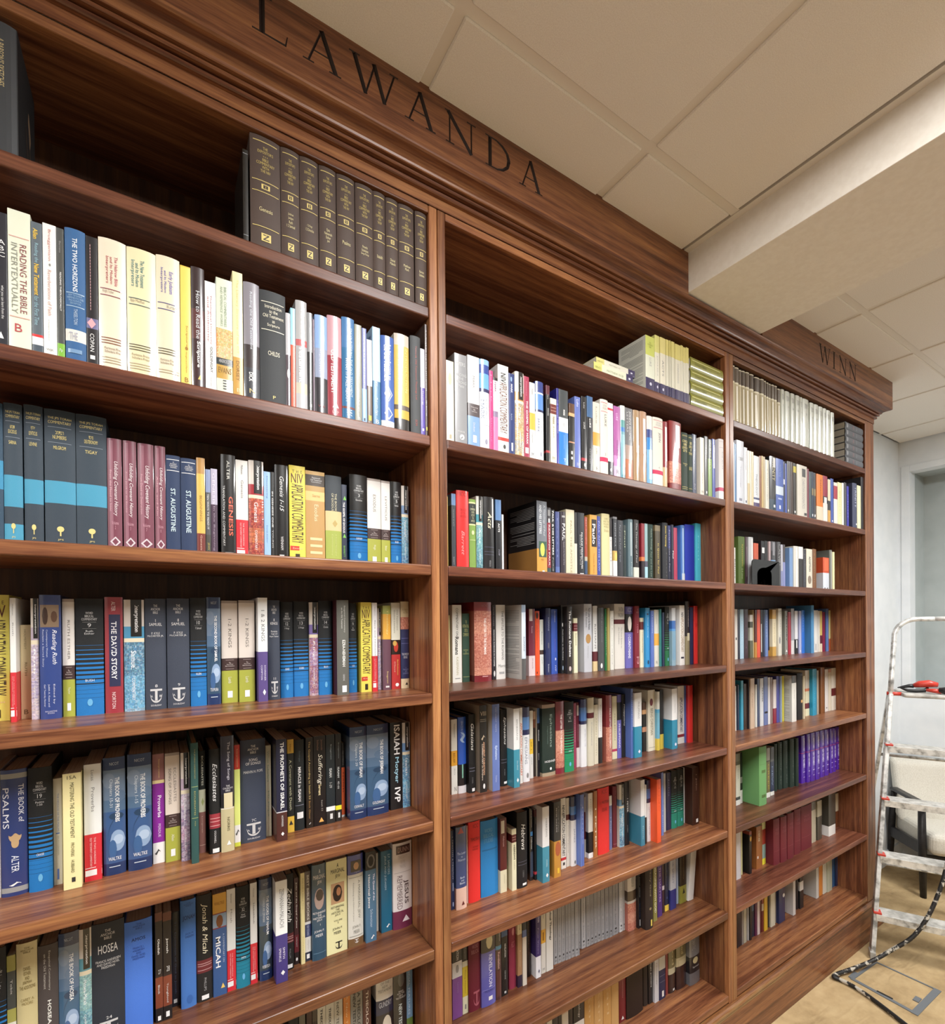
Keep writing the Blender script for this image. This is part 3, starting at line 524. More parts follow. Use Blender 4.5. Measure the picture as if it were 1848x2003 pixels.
+3218 350 243 131 j 2d4f66|h4-22,10-95 f0f0f0 A/MARGINAL/JEW;o25-47,15-85 b09a94;o26-38,25-80 3a2c2a;h49-60,5-95 f0f0f0 RETHINKING/THE/HISTORICAL/JESUS;h62-64,45-65 ccc I;h68-76,12-85 f2f2f2 JOHN P./MEIER;l92 6a8aa0
+3579 540 242 130 p eae6b2|h3-21,22-88 2a2a2a *A/MARGINAL/JEW;b25-47,22-86 c8a07a;o27-45,30-76 2c1c18;o30-39,48-70 b8805a;h49-61,22-84 44443a RETHINKING/THE/HISTORICAL/JESUS;h64-69,35-75 66664a VOLUME/II;h72-80,28-76 44443a JOHN P./MEIER;a88-96,42-74 222
+4147 413 242 132 j 4450a2 21:e0dfd5 91:7a5c3c|b6-18,18-85 2a1c1c;o8-16,35-70 c89a70;h18-20,20-90 c8ccec VOLUME/III;v28-70,60-78 8a8a80 *A MARGINAL JEW;v30-72,28-38 a8a8a0 Rethinking the Historical Jesus;l24 9a9a92;l88 9a9a92;h76-86,25-80 a0a098 JOHN P./MEIER;a92-96,40-65 eee
+4608 297 242 124 p 1a1c1e 20:4d7492|o3-18,12-88 7a7a7a;o5-16,25-75 1a1a1a;V25-55,65-85 eef *The Quest of the;V25-62,18-42 f2f4f8 Historical Jesus;v64-84,40-64 b8cce0 Schweitzer;x91-97,45-80 eee
-5036 68 217 158 p d8d4cc|
+5113 320 225 142 p 1c6484|v5-30,62-82 b8d8e8 E.P. SANDERS;v6-48,28-48 b8d8e8 *JESUS AND JUDAISM;x89-95,45-80 eee
+5437 568 240 136 j e3dcdc 79:6e2a48|b3-13,16-90 3c1820;h5-11,24-82 b89a94 DUNN;h14-30,25-75 c8c0c0 CHRISTIANITY/IN THE/MAKING;l34 c0b8b8;V44-72,52-80 5a4a4c *JESUS;v38-77,20-46 7a6a6c REMEMBERED;t85-92,45-85 e8dce0
# 1 G
-2590 234 230 115 h 22282a|
-2837 153 236 115 p 6a6a62|
-3016 136 232 115 p 3c2226|v50-80,35-65 ddd MARK
-3159 114 237 115 p 4c4440 20:33262a|v55-80,35-65 ddd LUKE
-3284 207 238 115 p d5d6cc|V10-70,35-62 33333a THEOLOGY OF THE
-3495 211 226 115 p d5d6cc|V8-72,35-62 33333a *THEOLOGY OF THE NEW
-3709 219 225 115 p c9c9be|v5-60,25-55 55554e *NEW TESTAMENT
-3947 184 242 115 p d8883c|v8-70,35-62 f0d0a0 *A New Testament
+4134 328 230 115 p 8e8e88|V5-62,20-42 2e2e2e NEW TESTAMENT;V5-70,55-80 44443e *A THEOLOGY OF
+4470 226 230 115 p 5a342e|V8-60,35-65 e8dcd4 *THEOLOGY
+4832 484 245 115 j e3e5e6 30:1d2a4c 46:1c1f26|h6-22,10-90 8a8e94 A SURVEY/OF THE/NEW/TESTAMENT;h32-38,15-90 d0d8e8 GUNDRY;o48-80,30-90 d8d2c4
+5330 391 234 115 j 1e2226|o4-20,30-80 5a6066;h24-34,15-90 e0e0e0 SERIES/FOR THE/NEW/TESTAMENT;V40-86,35-60 ccd8d8 *NEW TESTAMENT
+5726 184 242 115 p 6a90b4 64:5f7a3c|v4-60,25-55 b8cce0 SOCIAL FEATURES
# 2 B
+6550 239 214 8 p e6dcc6|o15-30,30-70 c9bca4;b92-97,40-65 b0a488
+6813 393 241 8 p 8c8d90|h9-13,10-85 c4c4c6 MYERS;h21-38,8-95 bfc0c2 *BINDING/THE/STRONG/MAN;v86-88,20-80 ccc ORBIS;o90-96,38-75 eee;x91-95,45-68 444
+7226 385 247 8 p dcdcdc 53:504648 67:7a9cc8|v22-36,42-60 888 *MARK;h56-63,25-85 d8d0d0 The Story of God/Bible/Commentary;v74-84,45-60 dde Dodson;b88-96,42-72 eee
+7619 313 246 8 j 8ab8ea 6:2c4a98 16:6aa8e8 33:26285a 37:e0e4ee|v44-70,52-75 999eaa ACCORDING TO;v46-68,8-38 55607a *MARK;l74 b8b8c0;o90-96,45-75 99a
-7950 122 223 8 p d83a7c|v5-40,35-60 f0a0c0 Mark;v60-90,40-60 e880b0 Blount
+8078 161 207 8 p 1f1c1c 4:eccfdc 46:8a7a96 54:cc7aa8|v6-20,30-60 4a3a40 MARK
+8244 372 249 8 p e8e6e0 83:c83a30 87:eeece6|V9-20,25-75 3a3a3c NIV;v20-78,15-85 6a4440 *APPLICATION COMMENTARY;o91-96,45-70 444
+8622 210 233 8 p 26376e|o4-10,30-60 8aa8d0;V13-24,35-65 eef *MARK;v50-58,35-55 aab8d8 BLACK;b86-96,40-65 eee
+8841 326 243 8 j e8e4d8|!I Mark,c08a50,gold
+9175 204 239 8 p a03450|v6-24,35-60 d898a8 Commentary;V30-84,40-72 f2e6ea *THE GOSPEL OF MARK;b88-95,20-80 eee
+9394 207 226 8 p d8d8d6 40:e8b048 62:d5d6d8|v8-16,35-60 888 MARK;v66-80,35-60 999 Placher;h92-97,30-70 777 M
+9607 311 234 8 j 2a3c80 14:d8dce4 16:5a8ad0 36:1f2450 39:e6e7ea|v46-74,52-75 999eaa ACCORDING TO;v48-66,10-40 55607a *MARK;o90-96,45-75 99a
+10032 148 233 8 p 5a2430 12:17161a 85:a8333c 88:151416|v12-18,35-60 ccc Mark;v30-40,35-65 ddd MARK
+10205 242 198 8 p e8e0c4 9:6a2a24 24:e8e0c4|l14 d8b0a0;l19 d8b0a0;v28-40,35-65 5a4a3a *MARK;v42-60,40-60 998a6a Juel;h90-95,30-70 887 M
-10456 86 234 8 p 26277c 20:3c3a94|v15-60,30-65 b8b8e8 *THE GOSPEL OF MARK
+10552 378 234 8 p 3f4447 37:e3e6ea 56:2a7ad8|V26-34,45-65 eee MARK;d42-50,35-70 b8bcc0;v60-78,45-62 8ab8f0 Commentary;h91-95,45-75 dde T
+10979 232 200 8 p 5a3a28 15:d8a878 20:171616 60:c08868 62:171616|b75-80,30-60 ddd;b84-88,30-60 ddd
+11218 246 227 8 p 5f70b4|v4-14,30-70 d8dcf0 *Luke;h92-97,30-75 ccd IVP
+11513 228 234 8 p 17171a 84:a8333c 88:151416|v8-16,35-60 ccc Luke;v35-44,35-65 ddd *LUKE;o91-96,40-75 ddd
+11764 251 241 8 p 3a5f8a 28:16171c|V30-42,35-65 ddd *LUKE;v70-90,35-60 999 Green
+12026 305 228 8 p d2c8bc 43:e89a40 62:d8cfc2|v6-30,40-60 998 Luke;v66-74,40-60 887 LUKE;h92-97,40-80 777 R
+12346 363 244 8 h d9d4c8 78:c23058 84:e0dbd0|l4 c03a60;l16 c03a60;h6-14,25-80 aaa SACRA/PAGINA;v20-36,45-70 5a5a5a *LUKE;h72-76,40-65 999 3
+12721 247 241 8 p e2e2e2 7:c83a40 10:e2e2e6 81:262629|v15-70,40-62 999 Gospel according to Luke;o90-95,35-70 ddd
+13008 305 237 8 p a85a9c 70:c88ac0 85:d8b8d8|v10-20,30-60 e8c8e8 LUKE;v48-74,40-65 7a3a78 *GOD'S SEASON;h90-96,35-75 555 R
+13326 223 245 8 j d0d8d4 20:5a9a9a 30:3a7ac0 36:6aa0b0|b40-96,10-90 8ab8c4
+13574 367 244 8 p 6b6b6e 52:a08a80 72:b06a4a|V4-45,45-75 ccc *JOHN'S GOSPEL;v6-34,15-38 bbb LETTERS;b78-96,40-70 dcd8d8
+13971 315 244 8 j a88a68|b10-60,35-70 f2ece2
+14308 353 247 8 j b08c70|b10-60,35-70 f2ece2
+14684 293 239 8 j d8d4d0 20:3a4a88 32:3a8ad0 50:7ab0d8|b50-94,20-80 a8cce0
+15000 556 242 8 h d9d4c8 78:c23058 84:e0dbd0|l4 c03a60;l15 c03a60;h6-13,25-80 aaa SACRA/PAGINA;v22-36,45-70 5a5a5a *JOHN;h72-76,40-65 999 4
-15579 237 237 8 j 8a3038 70:c8b088|b8-60,30-80 eee0dc
+15936 688 249 8 j 862a2c 60:~rose 92:7a2226|b5-38,45-85 eee0dc
+16649 380 219 8 h 28382e|h2-6,10-90 c8b870 ====;h12-34,10-90 d8c878 CONCISE/GREEK/LEXICON/OF THE;h52-58,15-85 c8b870 THAYER/OF;l93 c8b870;l96 c8b870
-17055 259 218 8 h 28382e|h2-6,10-90 c8b870 ===;h12-36,10-90 d8c878 GREEK/LEXICON/OF/THE NEW;h56-62,15-85 c8b870 BAUER;l94 c8b870
-17340 247 226 8 p 26324e|v12-50,30-60 889ac0 Johannine;v84-94,35-65 aab IVP
-17832 254 223 8 p dcd4c6|v6-20,30-65 888 JOHN;v60-80,40-60 aaa Wes;h92-96,30-70 777 N
-18113 230 233 8 p 2f302f|v6-38,35-62 aaa Gospel of John;b92-96,35-65 eee
-18360 250 226 8 p 2c3a2a 34:7a9a4a|v5-32,30-65 dcdcb8 *CHRIST;v40-52,35-60 c8dc98 Ra
-18638 186 232 8 p 3a4a9c|b10-50,35-75 e8e8f0
+19063 335 240 8 h dcd8d8 81:c8607a 87:e8e6e2|l4 b8a8b0;l14 b8a8b0;v20-50,45-65 999aa0 *THE ACTS
# 2 A
+14620 481 189 5 p dcdfcc 0:c9d06c 36:dcdfcc 78:3a3358|h10-22,20-80 9aa050 NEW/INTERPRETER'S/BIBLE;v40-56,40-62 999 *LUKE;o86-92,40-65 ccd
-15125 246 204 5 p dcd9c8 0:d5d080 30:dcd9c8 82:3a3358|v35-70,40-62 aaa JOHN;o88-93,35-65 ccd
+15421 301 205 5 p ddd8c6 0:d8cc84 28:ddd8c6 82:3a3358|v40-68,30-65 888 *ACTS;o89-94,35-65 ccd
-15762 138 206 5 p d5d2c0 0:d2c678 28:d5d2c0 82:3a3358|
-15951 67 208 5 p d5d2c0 0:d2c678 28:d5d2c0 82:3a3358|
-16069 177 208 5 p d5d2c0 0:d2c678 28:d5d2c0 82:3a3358|
+16288 327 206 5 p d8d4c2 0:d2c678 28:d8d4c2 82:3a3358|v35-70,35-60 aaa CORINTHIANS
-16631 123 210 5 p d5d2c0 0:d2c678 28:d5d2c0 82:3a3358|
-16776 151 207 5 p d5d2c0 0:d2c678 28:d5d2c0 82:3a3358|
-16943 158 211 5 p d5d2c0 0:d2c678 28:d5d2c0 82:3a3358|
# 2 C
-7079 72 215 110 p c8a850|
+7267 146 226 110 p 6a88b0 15:3c4046|v20-42,35-60 999 THE BOOK OF ACTS;v82-92,35-60 aaa BARRETT
+7430 423 238 110 j e23232|h2-7,25-75 b82828 ICC;h22-38,25-78 b02424 THE ACTS/OF THE/APOSTLES/II;u50-80,35-60 f2a0a0 Barrett
+7871 230 217 110 h 7fa04a 4:d8d8a0 6:2f3430 34:d8d8a0 36:7fa04a|h8-32,12-90 d8d8b0 A/COMMENTARY/ON THE/ACTS OF/THE/APOSTLES;o43-49,30-70 d8dca8;l56 d8dca8
+8121 234 229 110 j d8d8d0|!I *Acts,4a98a8,teal
+8381 399 231 110 j 1c1c1f|u20-42,35-70 f2eccc *Acts;b2-40,75-88 e8e8e8;l66 555568;l72 555568;l76 555568;v84-92,45-60 999 PETERSON
+8840 213 228 110 p 5a80b0 28:1b1c20|V32-44,40-70 eee *ACTS;v68-76,45-65 aab IVP;b94-98,40-70 eee
-9081 61 184 110 p e8e8e6|
+10482 430 245 110 p 70757d 64:d89e4a|v5-46,60-80 c8ccd2 A Theology of Paul;V5-44,22-45 d8dce0 *AND HIS LETTERS;b54-75,18-92 3a5a4a;o56-74,30-75 c8cc60;h77-80,40-65 a07430 MOO;b93-98,50-72 eee
-10922 157 227 110 p 38343a 22:8a2a38 88:3a5054|b3-12,15-85 888;b16-22,30-70 ddd;V25-86,35-65 eee *READING PAUL
-11085 158 222 110 p 141416|V2-68,30-72 eee *PAUL & HIS LETTERS;v72-92,35-60 ccc Polhill
-11291 177 218 110 p 4a5488 85:5c70a8|v10-70,30-50 7a88b8 Paul
+11506 228 220 110 j 3a343c|V18-44,25-80 f0f0f0 *PAUL;v46-82,30-65 a098a0 Apostle of the Heart Set Free;b6-9,20-80 aaa
+11760 385 231 110 p d8d0b4|v16-94,48-70 a89c78 *PAUL THE APOSTLE
-12149 121 225 110 p 2c2c2c 48:d8d4c4|
+12299 320 226 110 p 23262c|V30-86,50-70 e4e4e4 *PAULINE PERSPECTIVES;v34-80,25-42 b8b8b8 Essays on Paul;b93-99,30-85 eee
-12639 125 214 110 p a04838 65:b8b0a0 72:3a5070|v5-45,30-60 d8a898 NT Wright
+12889 353 225 110 p d8a04a|b7-50,22-92 241c18;V14-46,32-75 f2f2f2 *Paulo;v60-92,45-62 a8742a Thomas Brisco
-13251 164 223 110 p 3c4c9c|v8-88,30-65 b8c0e8 PAUL AND THE LAW
+13467 406 235 110 h d8cf9e|h6-22,15-85 9a9060 CHRIST/AND THE/PAULINE/WORLD;h24-28,25-80 a89c70 Enslin
-13886 121 221 110 p 2a2222 30:dcd8d4|v35-70,30-60 999 Paul
-14079 200 230 110 p 8a8a8e 3:2e3036 54:c8a860 70:e6e6e6|v10-48,30-62 aab0b8 PASTOR PAUL;o56-70,30-90 e8d070
+14307 295 220 110 p 30333a|v8-70,30-55 888e98 Paul and the Faith of Sarah;b94-98,35-70 eee
-14616 140 204 110 p 223030|v10-40,30-65 b8c0a0 Paul
+14874 262 229 110 j 6a8088|b5-60,30-60 b0bcc0;v70-90,40-62 a8b4b8 Paul
+15199 277 231 110 p 2a2626 78:dcdccc 95:777|v5-70,30-65 bbb The Theology of Paul
-15623 184 221 110 p 8a2430 58:e2804a 65:281c24|
-15822 165 222 110 p 90b0b4 65:556 75:a8d0dc 95:eee|
+15997 295 221 110 h 1f3830|v8-45,35-62 a8b8a8 Pauline Theology;v48-92,35-62 8a9a8a Paul and the Law
+16431 312 222 110 p 7a6c50 10:4a4230|v32-85,40-72 d8c060 *In Quest for Paul;t93-98,20-70 eee
+16865 331 236 110 h 2c2e32|V5-40,30-60 d8c060 *James Versteeg;v50-90,50-66 5a5a5a Paul
-17222 162 228 110 p 2a3470 40:20243c|v8-80,30-65 ccd Perspectives on Paul
-17401 175 233 110 j 2c3044|V45-58,40-80 eee Paul
-17587 221 223 110 p b03a58|
-18032 261 237 110 j 4a78c0|b5-90,25-55 a8c4e8;b83-98,15-85 ccd4dc
+18304 638 243 110 h 1f34a8|
+19049 349 255 110 p 4ab4cc|v20-60,40-60 8ad4e4 Paul
# 2 D
-7462 45 206 167 p d8c890|
+7533 331 237 157 p e4e2da|v4-40,38-62 3a3a3a *COMMENTARY ON;V41-64,28-66 1c1c1c Romans;v67-90,40-64 b8b090 KASEMANN;b94-95,25-80 999
+7883 260 211 158 h 2f4a3c|h9-34,5-90 b8b87a THE/INTERNATIONAL/CRITICAL/COMMENTARY;h52-60,5-85 a8ac70 ROMANS/BY/CRANFIELD;l92 a8ac70
+8180 636 246 136 j 8a2a32 11:~rose 92:7a1f28|h3-6,40-75 b87a80 NICNT;V20-66,52-66 f0e8e4 *THE LETTER TO THE ROMANS;b93-94,42-75 d8a8a8
-8998 140 238 157 p 2f2a30|v3-28,30-55 98909a PETER OAKES;V33-82,35-62 e8e8e8 *READING ROMANS IN POMPEII;o88-96,30-75 ddd
+9152 362 239 158 j e6e4e0|v8-74,52-75 55534f *THE EPISTLE TO THE ROMANS;h80-84,18-98 8a8a86 Morris;b90-93,25-80 aaa
+9750 168 238 102 j 8a9ab0 10:c8d4e4 72:555|v43-62,30-65 66707e *ROMANS;b11-70,5-30 e2e8ee
+10584 275 227 170 p e0d8d4 0:6e2238 70:dcc8cc|b0-18,10-60 d8ccc8;v26-36,40-65 d8a8b4 *Romans;v74-90,50-70 b898a0 Keck
-10872 191 220 170 p e8542a|o2-12,15-70 4a2a1c;v22-60,30-50 b83a18 *The Romans Letter;t93-97,20-50 5a2010
-11072 161 191 170 p d8dcd4 55:4a3a34 63:d8dcd8|v22-45,40-65 889 Romans;v68-80,40-60 aaa NPP
+11261 218 230 161 p 232c58|v14-34,45-68 a8b0cc *ROMANS;b52-60,40-65 5a5a6a;v84-96,40-62 c8d0e0 Eerdmans
+11582 293 227 170 p 3a58b0|v3-20,50-68 c8d0f0 Bornkamm;v46-66,55-66 8a6ac0 *Romans;o75-79,55-75 dde;v87-96,55-75 dde IVP
-11972 106 236 160 p 232426|o24-30,25-65 eee;V34-80,40-70 ddd *Paul's Letter to the Romans;o88-95,25-70 9ab0c8
+12082 239 236 143 p 2c2624|V6-75,35-75 eee *The Romans Debate;o89-96,30-75 c8b8b8
-12480 185 195 152 p e3dfbe 9:6a242a 24:e3dfbe|l14 d8b0b0;l19 d8b0b0;v28-50,40-65 6a6448 *ROMANS
+12934 390 246 147 p bdbfc6|V6-38,55-80 5a5c66 *Paul's Letter to the Romans;v6-34,22-42 6a6c76 to the Romans;o44-58,20-85 a8804a;v62-80,40-55 999 Fitzmyer
+13459 227 240 154 p d8d8d6 70:5a2228 85:d8c090|v28-66,30-65 5a5a5a *ROMANS
+13690 323 233 150 p 4a4c4e|v8-55,45-62 8a8c8e Argument;o88-96,30-65 ddd
-14017 65 229 146 p 2f7a48|v30-75,30-62 b8d8b8 Romans
-14086 111 232 141 p a8985a|
-14327 194 222 151 p e0dfd6|v10-90,40-62 aaa The Romans of Paul
+14717 572 249 166 h d8d4cc 24:5a1c24 31:d8d4cc|h4-22,30-85 8a8884 SACRA/PAGINA;v36-68,52-66 888 *The First Epistle to;v36-62,30-42 999 the Corinthians
+15293 407 239 160 p 5a54a0 12:1c1b1e 42:6a66b0|h2-9,25-80 b8b4e0 ICC;o16-40,25-80 e0dcd4;V46-84,30-65 e8e8f4 *I CORINTHIANS
-15704 267 241 152 h 7e2230|h4-12,25-80 c89090 THE/ANCHOR;v30-44,35-60 c89098 I COR;a82-94,25-80 c08890
-15975 201 195 147 p d8d0b0 8:6a2a24 24:e3dcc0|v30-70,40-65 8a8260 *1 CORINTHIANS
-16180 267 234 139 p 2f8ec8|b9-12,30-70 2a3a5a;v16-50,40-62 b8dcf0 Social Setting;o88-95,40-75 1a3a5a
-16451 182 223 134 p 5a74bc|v8-40,35-62 c8d0e8 1 Corinthians
-16711 293 227 139 p d2cfc6 42:e8a848 63:d5d0c4|v6-25,40-62 999 Corinthians;h90-95,30-70 888 R
-17008 60 229 132 p 3a8a88|
-17072 113 216 127 p 23304c|
-17308 270 239 134 h 0e1412|!W 40,2 Cor,MARTIN,1f6a40
-17583 252 234 122 j c8ccd0 22:3a6ab0 36:5a98d0 40:8aa8b8|b40-90,10-90 7aa0b8
+18008 317 245 115 p e2e0dc|V12-20,25-75 555 NIV;v20-78,20-80 a08460 *APPLICATION COMMENTARY;b86-89,20-80 334
-18362 284 262 114 j 2a262a 55:8a8064|v10-40,40-62 b8b0b0 1 Corinthians;b50-62,25-85 c8c0a4
-18649 173 238 109 p 23264a|
-19127 271 244 127 j cc2a2a|h6-12,30-70 a02020 ICC;h30-36,20-80 a82020 *II CORINTHIANS
# 2 E
+7403 210 226 147 p d8d4c8 42:d89c34 62:d8d6ce|v6-24,45-65 888 Galatians;v45-58,30-60 8a5a1c BELIEF;v66-74,40-62 999 RO;h90-96,45-80 777 N
+7625 282 231 145 j 2f5cc0 62:1a1c20 90:e6e4e8|v5-30,30-55 a8c0f0 *GRACE IN GALATIA;u20-34,20-85 a8c4e8 ~;b62-80,40-55 8ac8b0
+7911 226 239 130 h 161617|u12-46,30-75 f2f2ee *Galatians;l68 777788;l72 777788;v80-88,40-60 888 O'DONNELL;b94-98,40-85 eee
+8205 257 265 113 p 262422|h7-12,10-90 c8bca8 VIII;l16 a8a090;l18 a8a090;x32-40,20-70 c8b8a0;V42-80,45-68 d8a888 *ANCIENT CHRISTIAN;V44-86,22-42 e0d0c0 COMMENTARY on Scripture;o90-96,40-70 ddd
+8597 273 266 103 p 6478b4|v4-32,40-58 b8c0dc NIV GREAT TEXTS;V48-64,30-65 c8d8f0 *Ephesians;v82-90,40-58 c0c8e0 Thielman
+9070 249 242 127 h 18181a|u10-46,35-80 f2f2f0 *Ephesians;l65 667;l69 667;v78-86,45-60 888 KUSKE;b94-97,40-90 eee
+9332 227 247 92 p e0e0e0 52:3d8aa0|v14-40,45-68 888 *EPHESIANS;v66-78,50-70 c0dce4 Clinton ARNOLD;d88-94,45-80 eee
-9746 112 243 115 p e2e0dc|V20-90,15-80 c86a50 APPLICATION COMMENTARY
+9918 269 241 121 j 2a2c5a 13:5a8ac8 30:1f2450 37:e4e6ea|v40-76,20-55 7a8090 *EPHESIANS;v42-70,62-80 aab0b8 THE LETTER TO THE;o88-95,40-75 888
-10326 143 224 137 p d8d6c8 42:e8c040 64:d8d8d4|v46-60,30-60 9a7a1c BE L;v68-80,35-60 999 JERE
-10556 100 218 146 p c8a890 12:7a4a34 25:2a2422|
-10660 117 229 139 p 4a6a9c 22:1b1c22|V32-48,35-65 ddd *EPHESIANS;v66-76,35-60 bbb BAXTER
+10782 571 240 128 h a89488 5:1f2f28 95:a09078|V14-60,48-70 8a9a90 *Ephesians;v30-55,30-40 6a8078 An Exegetical Commentary;h78-81,15-98 eee HOEHNER;o88-92,50-65 eee
+11357 376 246 125 j 7a2a34 40:~rose 92:7a2230|V18-72,45-65 f0e8e4 *THE LETTER TO THE EPHESIANS
+11744 427 241 124 h 111413|!W 42,*Ephesians,LINCOLN,1f8a5c
-12333 134 229 142 p 9a3a58|v20-60,30-60 d8a8b8 Ephesians
-12515 123 229 145 p 6a2034 70:dcd0d0|b4-20,10-80 d8d0d0;v34-60,30-60 c89aa8 *Ephesians and Colossians
+12641 286 240 137 j 26306a 12:4a7ac0 32:1f2450 37:e2e4e8|v44-70,50-70 aab *LETTERS TO THE
+12931 293 244 131 h cdc8b4 22:5a1c24 30:cdc8b4|v36-70,40-60 999 Colossians
-13283 202 215 135 p d5cfba|v15-85,35-60 a09878 *CARMEN CHRISTI
-13489 183 236 133 p e2e2e0 60:222|v10-50,40-60 999 Philemon
+13901 311 244 136 j 862e34 48:~rose|V20-80,45-65 f0e0dc *PAUL'S LETTER TO PHILEMON
+14309 260 236 143 p d8d2b0 10:d0c8a8 84:b03a58 88:d5d0b0|v28-70,40-65 8a8260 *PHILEMON
-14572 212 240 141 p 5a54a0 12:1c1b1e 40:6a66b0|V46-84,30-65 e0e0f0 *PHILIPPIANS
-14817 198 239 142 h 19191b|u15-50,30-75 eee *Philippians
-15021 111 262 115 p 5a72b4|v10-60,35-60 c8d0e8 Philippians
+15135 404 245 108 p e0e0e0 52:2f86a4|v14-40,45-68 999 *PHILIPPIANS;d88-94,45-80 dde
-16097 233 195 150 p 5a3a28 15:d8a878 24:171616 50:c08868 60:171616|
+16334 424 242 142 p d8d2c0|o14-26,25-70 6a1c2c;V30-74,35-70 8a8470 *BEING CHRISTIAN;l94 888
-16761 172 234 133 j d8d8d0 30:4aa0c8 36:6aa8c0 80:d0b84a|
-17024 214 239 138 p 222224 75:c8b040|
+17399 337 243 110 p e0e0e0 52:2f86a4|v14-40,45-68 bbb *COLOSSIANS;o90-95,45-80 dde
+18354 420 242 151 p e2e0dc 84:8a3038 89:e2e0dc|V20-80,30-75 555568 *APPLICATION COMMENTARY
-18779 102 241 148 p 4a5a98|
+18885 344 242 141 j c42828|
# 2 F
+7263 126 236 132 p 1f2c50|v8-62,40-70 b8c0d8 *1 TIMOTHY 2 TIMOTHY;b66-76,40-70 8a94b0;o90-96,40-70 a8b8d8
+7393 363 246 124 j 24427c 74:e8c4b4|t0-8,15-70 a83a48;h30-42,10-90 b8c8e4 *The Letter/to/Philemon;h60-70,30-80 d8e4f4 Barth/and/Blanke;t90-95,45-75 6a2a2a
-7856 42 236 138 p d8c0b8|
+7902 417 246 135 h e8322e|h3-8,35-80 a82222 ICC;h20-24,15-90 7a1c1c *TIMOTHY;h30-36,25-80 a82020 I. HOWARD/MARSHALL
+8367 647 237 139 h 2a86cc|h10-30,15-70 6ab0dc WORD/BIBLICAL/STUDIES;l38 1f6aa0;l39 1f6aa0
+9027 254 234 127 p 5a1c20 70:dcd6b8|b3-20,15-65 d8d2c4;v24-38,40-65 c8a0a0 *Hebrews;v76-88,50-65 a8a080 JOHNSON
-9413 176 196 117 p e3e0c0 9:5a2024 22:e3e0c0|l13 d8b0b0;l17 d8b0b0;V26-50,35-70 4a4a3a *HEBREWS;v53-66,40-60 888060 LONG
+9629 403 244 119 h 161517|u16-50,35-75 f2f2ee *Hebrews;l65 5a5a6a;l69 5a5a6a;v77-86,45-60 777 O'BRIEN;b94-97,45-85 eee
-10275 143 238 136 j 1a1a1e|b32-38,15-85 4a8ac8;v3-26,30-65 ddd Interpretation;v40-56,30-70 ddd *Hebrews;b60-95,10-90 3a4458
-10435 89 233 129 p 4a1a24 10:17161a 88:a8333c 92:151416|v10-20,35-65 aaa Hebrews
+10528 290 248 100 p e0e0e2 53:3f8aa2|v16-40,45-68 999 *HEBREWS;v70-80,50-70 c0dce4 COCKERILL;d88-94,45-80 eee
+11061 289 252 104 p 2e2e30 52:c08a3c|v6-40,55-75 8a8a8a A Theology of James;V8-40,25-45 aaa *PETER and JUDE;o53-72,15-95 a85a3a;b88-95,45-75 e8c040
+11649 229 244 135 p e6e3dc 84:c8323a 88:e6e3dc|V10-20,25-75 444 NIV;V20-82,20-80 444448 *APPLICATION COMMENTARY;b91-95,35-70 333
-11924 147 239 138 p d8d4cc 24:5a1c24 32:d8d4cc|v40-80,40-60 888 Epistle of James
+12086 248 242 132 j 22305a 14:4a80c8 26:1f2450 34:e4e4e6|v46-66,35-62 888c98 *JAMES;o92-97,45-75 777
-12353 40 250 112 p 6a84c8|v10-60,35-60 c8d0e8 James
-12397 127 250 113 p 5a72b8|v14-70,35-60 c8d0e8 James
-12961 40 219 154 p d8d0c8 25:6a2430 70:d5d0c8|
+13005 231 234 140 p e2e0da 60:1e1e20 92:eee|v8-34,40-60 999 *James
-13240 167 239 135 p a86c38|V26-88,30-65 e8dcc8 *1 PETER
+13486 579 243 140 h e0322e|h3-9,30-75 a82222 ICC;h20-24,15-95 8a1c1c *I PETER;h30-36,30-80 a82020 REINHARD
-14148 145 201 146 p 6a74a8 0:e2e2e2 18:6a6e9a|v40-70,35-60 c8c8e0 1 Peter
-14392 231 230 152 h 6e2632|v6-30,40-62 a87a80 *The Epistles;l94 a87a80
+14627 273 236 141 j d8d8d0|!I 1 Peter,6a9ac0,blue
+14904 252 240 138 p 1b1c24|V26-48,45-75 ddd *1 PETER;v68-80,45-65 999 JOBES
-15372 223 250 101 p 3d7f98 0:e0e0e2 55:3d7f98|v70-90,40-62 a8ccd8 Davids
-15670 87 226 106 p e2e2e2 55:1e1e20|
-15887 213 237 115 j 2a305a 14:4a70b0 30:1f2450 37:e2e2e6|v44-90,35-60 aab *LETTERS TO PETER
-16104 232 244 85 p e8582c|v10-50,40-60 c84018 Jude
-16803 130 250 118 p 6a80c4|v60-90,40-60 dde 1 John
-17157 133 237 134 p b8b8b8|
-17404 270 233 138 p 232446|v10-40,35-60 8a8ab0 John
+17707 393 237 139 h 101413|!W 50,Jude/2 Peter,BAUCKHAM,22806a
+18129 401 236 140 h 101413|!W 51,1 2 3/John,SMALLEY,22806a
-18648 44 234 146 p d8d8d8|
+18696 444 239 109 p 3a2018|v12-40,45-65 a88a78 1 John;b90-96,50-80 eee
# 2 G
+7300 345 235 135 p 1f1f20 28:dadadc 48:7d4a90|V2-26,40-65 ccc *REVELATION;o32-42,35-65 999;v54-68,45-62 a888b8 Commentary
+7664 193 238 137 p 1c1c1e 33:d8d8c8 40:d8c03a 78:e0deC0|v8-30,40-60 aaa New Testament;v44-74,35-60 887420 *Theology of Revelation;b88-94,40-65 888
+7861 420 228 134 h 6c1c2e|h10-24,20-85 a87078 WORD/BIBLICAL;a74-94,35-90 a85a68
